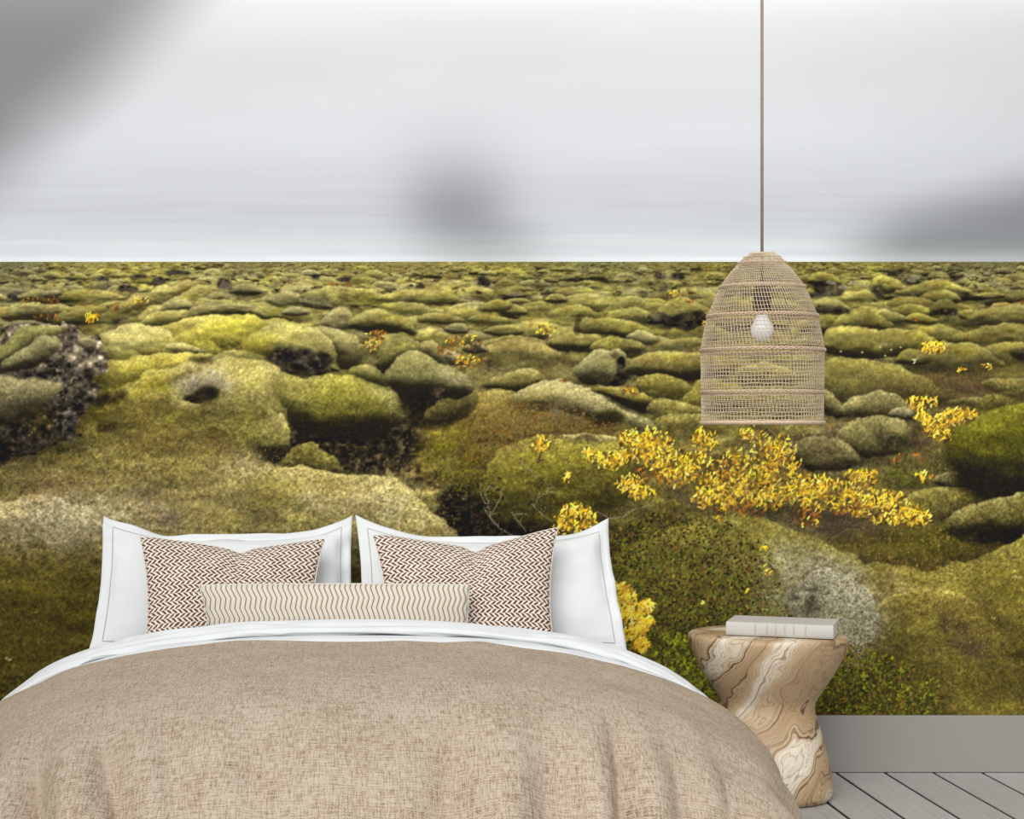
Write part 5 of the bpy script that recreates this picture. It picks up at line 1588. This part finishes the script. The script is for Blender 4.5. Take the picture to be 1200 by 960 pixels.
def spine_mesh():
    V, n = [], 9
    for xx in (-BW / 2, BW / 2):
        for k in range(n):
            w = math.pi * (k / (n - 1)) - math.pi / 2
            V.append((xx, -BD / 2 - 0.008 * math.cos(w), BH / 2 + BH / 2 * math.sin(w)))
        for k in range(n - 1, -1, -1):
            w = math.pi * (k / (n - 1)) - math.pi / 2
            V.append((xx, -BD / 2 + 0.004 - 0.006 * math.cos(w), BH / 2 + (BH / 2 - 0.003) * math.sin(w)))
    m = 2 * n
    F = [(k, (k + 1) % m, m + (k + 1) % m, m + k) for k in range(m)]
    F += [tuple(range(m))[::-1], tuple(range(m, 2 * m))]
    return mesh_of(V, F)


link('cover', book_part(box(-BW / 2, BW / 2, -BD / 2 + 0.002, BD / 2, BH - 0.0035, BH, 0.001, 1)), M_BOOK, book, smooth=False)
link('cover', book_part(box(-BW / 2, BW / 2, -BD / 2 + 0.002, BD / 2, 0, 0.0035, 0.001, 1)), M_BOOK, book, smooth=False)
sp_ob = link('spine', book_part(spine_mesh()), M_BOOK, book, smooth=False)
link('page_block', book_part(box(-BW / 2 + 0.005, BW / 2 - 0.005, -BD / 2 + 0.004, BD / 2 - 0.006, 0.0034, BH - 0.0034)), M_PAGES, book, smooth=False)
for fx_ in (-0.075, -0.038, -0.010, 0.018, 0.046, 0.083):
    n = 11
    pts = [(fx_, -BD / 2 - 0.0083 * math.cos(math.pi * (k / (n - 1)) - math.pi / 2), BH / 2 + (BH / 2 + 0.0002) * math.sin(math.pi * (k / (n - 1)) - math.pi / 2)) for k in range(n)]
    link('spine_band', book_part(tube([pts], 0.0022, 6)), M_BOOK, sp_ob)

# ---------------------------------------------------------------- pendant lamp
LX, LY = 1.298, -0.90
SL = 1992.0 / (CAM_D + LY)
lamp = empty('pendant_lamp', (LX, LY, ZT), 'tall bell shaped pendant lamp woven from open beige seagrass mesh, hanging right of the bed', 'pendant lamp')
prof_px = [(298, 15.5), (301, 21), (309, 27), (318, 36), (330, 44.5), (337, 48.5), (350, 55), (371, 63), (390, 67.5), (411, 71), (430, 70.2), (460, 70.2), (480, 69.8), (497, 69.5)]
pz = np.array([CAM_Z - (a - 506.0) / SL for a, _ in prof_px])
pr_ = np.array([b / SL for _, b in prof_px])


def shade_r(z):
    return float(np.interp(-z, -pz, pr_))


zt, zb = pz[0], pz[-1]
shade = link('lamp_shade', tube([[(LX + shade_r(zb) * math.cos(2 * math.pi * k / 72), LY + shade_r(zb) * math.sin(2 * math.pi * k / 72), zb + 0.004) for k in range(72)]], 0.0065, 6, True), M_BAND, lamp)
shade['label'] = 'woven mesh shade'
# woven bands: a slightly twisted bundle of three strands each
for zp in (309, 337, 371, 411, 460):
    z0 = CAM_Z - (zp - 506.0) / SL
    paths = []
    for q in range(3):
        pts = []
        for k in range(96):
            w = 2 * math.pi * k / 96
            ph = w * 24 + q * 2 * math.pi / 3
            r_ = shade_r(z0) + 0.0022 * math.cos(ph)
            pts.append((LX + r_ * math.cos(w), LY + r_ * math.sin(w), z0 + 0.0042 * math.sin(ph)))
        paths.append(pts)
    link('woven_band', tube(paths, 0.0026, 4, True), M_BAND, shade)
# the open weave between them: level strands and slanting strands in each tier
tiers = [298, 309, 337, 371, 411, 460, 497]
paths_h, paths_v = [], []
for a, b in zip(tiers[:-1], tiers[1:]):
    za, zb_ = CAM_Z - (a - 506.0) / SL, CAM_Z - (b - 506.0) / SL
    nrow = max(2, int(round((za - zb_) / 0.0118)))
    if a < 337:
        nrow = max(3, int(nrow * 1.7))
    for i in range(1, nrow):
        z0 = za + (zb_ - za) * i / nrow
        r_ = shade_r(z0)
        paths_h.append([(LX + (r_ + 0.0012 * math.sin(30 * w)) * math.cos(w), LY + (r_ + 0.0012 * math.sin(30 * w)) * math.sin(w), z0 + 0.0008 * math.sin(17 * w + i)) for w in np.linspace(0, 2 * math.pi, 90, endpoint=False)])
    nv_ = 104
    for k in range(nv_):
        w0 = 2 * math.pi * k / nv_
        pts = []
        for i in range(7):
            f_ = i / 6
            z0 = za + (zb_ - za) * f_
            w = w0 + 0.13 * f_ * (1 if a < 411 else 0.7)
            r_ = shade_r(z0) - 0.0012
            pts.append((LX + r_ * math.cos(w), LY + r_ * math.sin(w), z0))
        paths_v.append(pts)
tag(link('mesh_strands', tube(paths_h, 0.00105, 3, True), M_STRAW, shade), None, None, None, 'stuff')
tag(link('slanted_strands', tube(paths_v, 0.00092, 3), M_STRAW, shade), None, None, None, 'stuff')
# wire frame, cap, cord, socket, bulb
for k in range(4):
    w = math.pi / 4 + k * math.pi / 2
    link('frame_wire', tube([[(LX + (shade_r(z) - 0.004) * math.cos(w), LY + (shade_r(z) - 0.004) * math.sin(w), z) for z in np.linspace(zt, zb, 24)]], 0.0014, 5), M_CORD, shade)
link('shade_cap', lathe([(0.006, zt + 0.006), (0.036, zt + 0.004), (0.040, zt - 0.002), (0.036, zt - 0.006), (0.006, zt - 0.004)], LX, LY, 32), M_BAND, shade)
link('cord', tube([[(LX, LY, ZT - 0.02), (LX, LY, 2.2), (LX, LY, zt)]], 0.0046, 8), M_CORD, lamp)
link('ceiling_rose', lathe([(0.006, ZT - 0.03), (0.045, ZT - 0.025), (0.055, ZT - 0.008), (0.055, ZT)], LX, LY, 32), M_CORD, lamp)
link('inner_cord', tube([[(LX, LY, zt), (LX, LY, CAM_Z - (334 - 506.0) / SL)]], 0.004, 6), M_SOCKET, lamp)
zs0, zs1 = CAM_Z - (334 - 506.0) / SL, CAM_Z - (366 - 506.0) / SL
sock = link('lamp_socket', lathe([(0.012, zs0 + 0.002), (0.024, zs0 - 0.004), (0.027, (zs0 + zs1) / 2), (0.026, zs1 + 0.004), (0.02, zs1)], LX, LY, 28), M_SOCKET, lamp)
zc = CAM_Z - (387 - 506.0) / SL
bulb_prof = [(0.001, zc - 0.034)] + [(0.034 * math.sin(a), zc - 0.034 * math.cos(a)) for a in np.linspace(0.25, 2.2, 14)] + [(0.020, zc + 0.036), (0.016, zc + 0.050), (0.016, zs1)]
link('light_bulb', lathe(bulb_prof, LX, LY, 28), M_BULB, lamp)
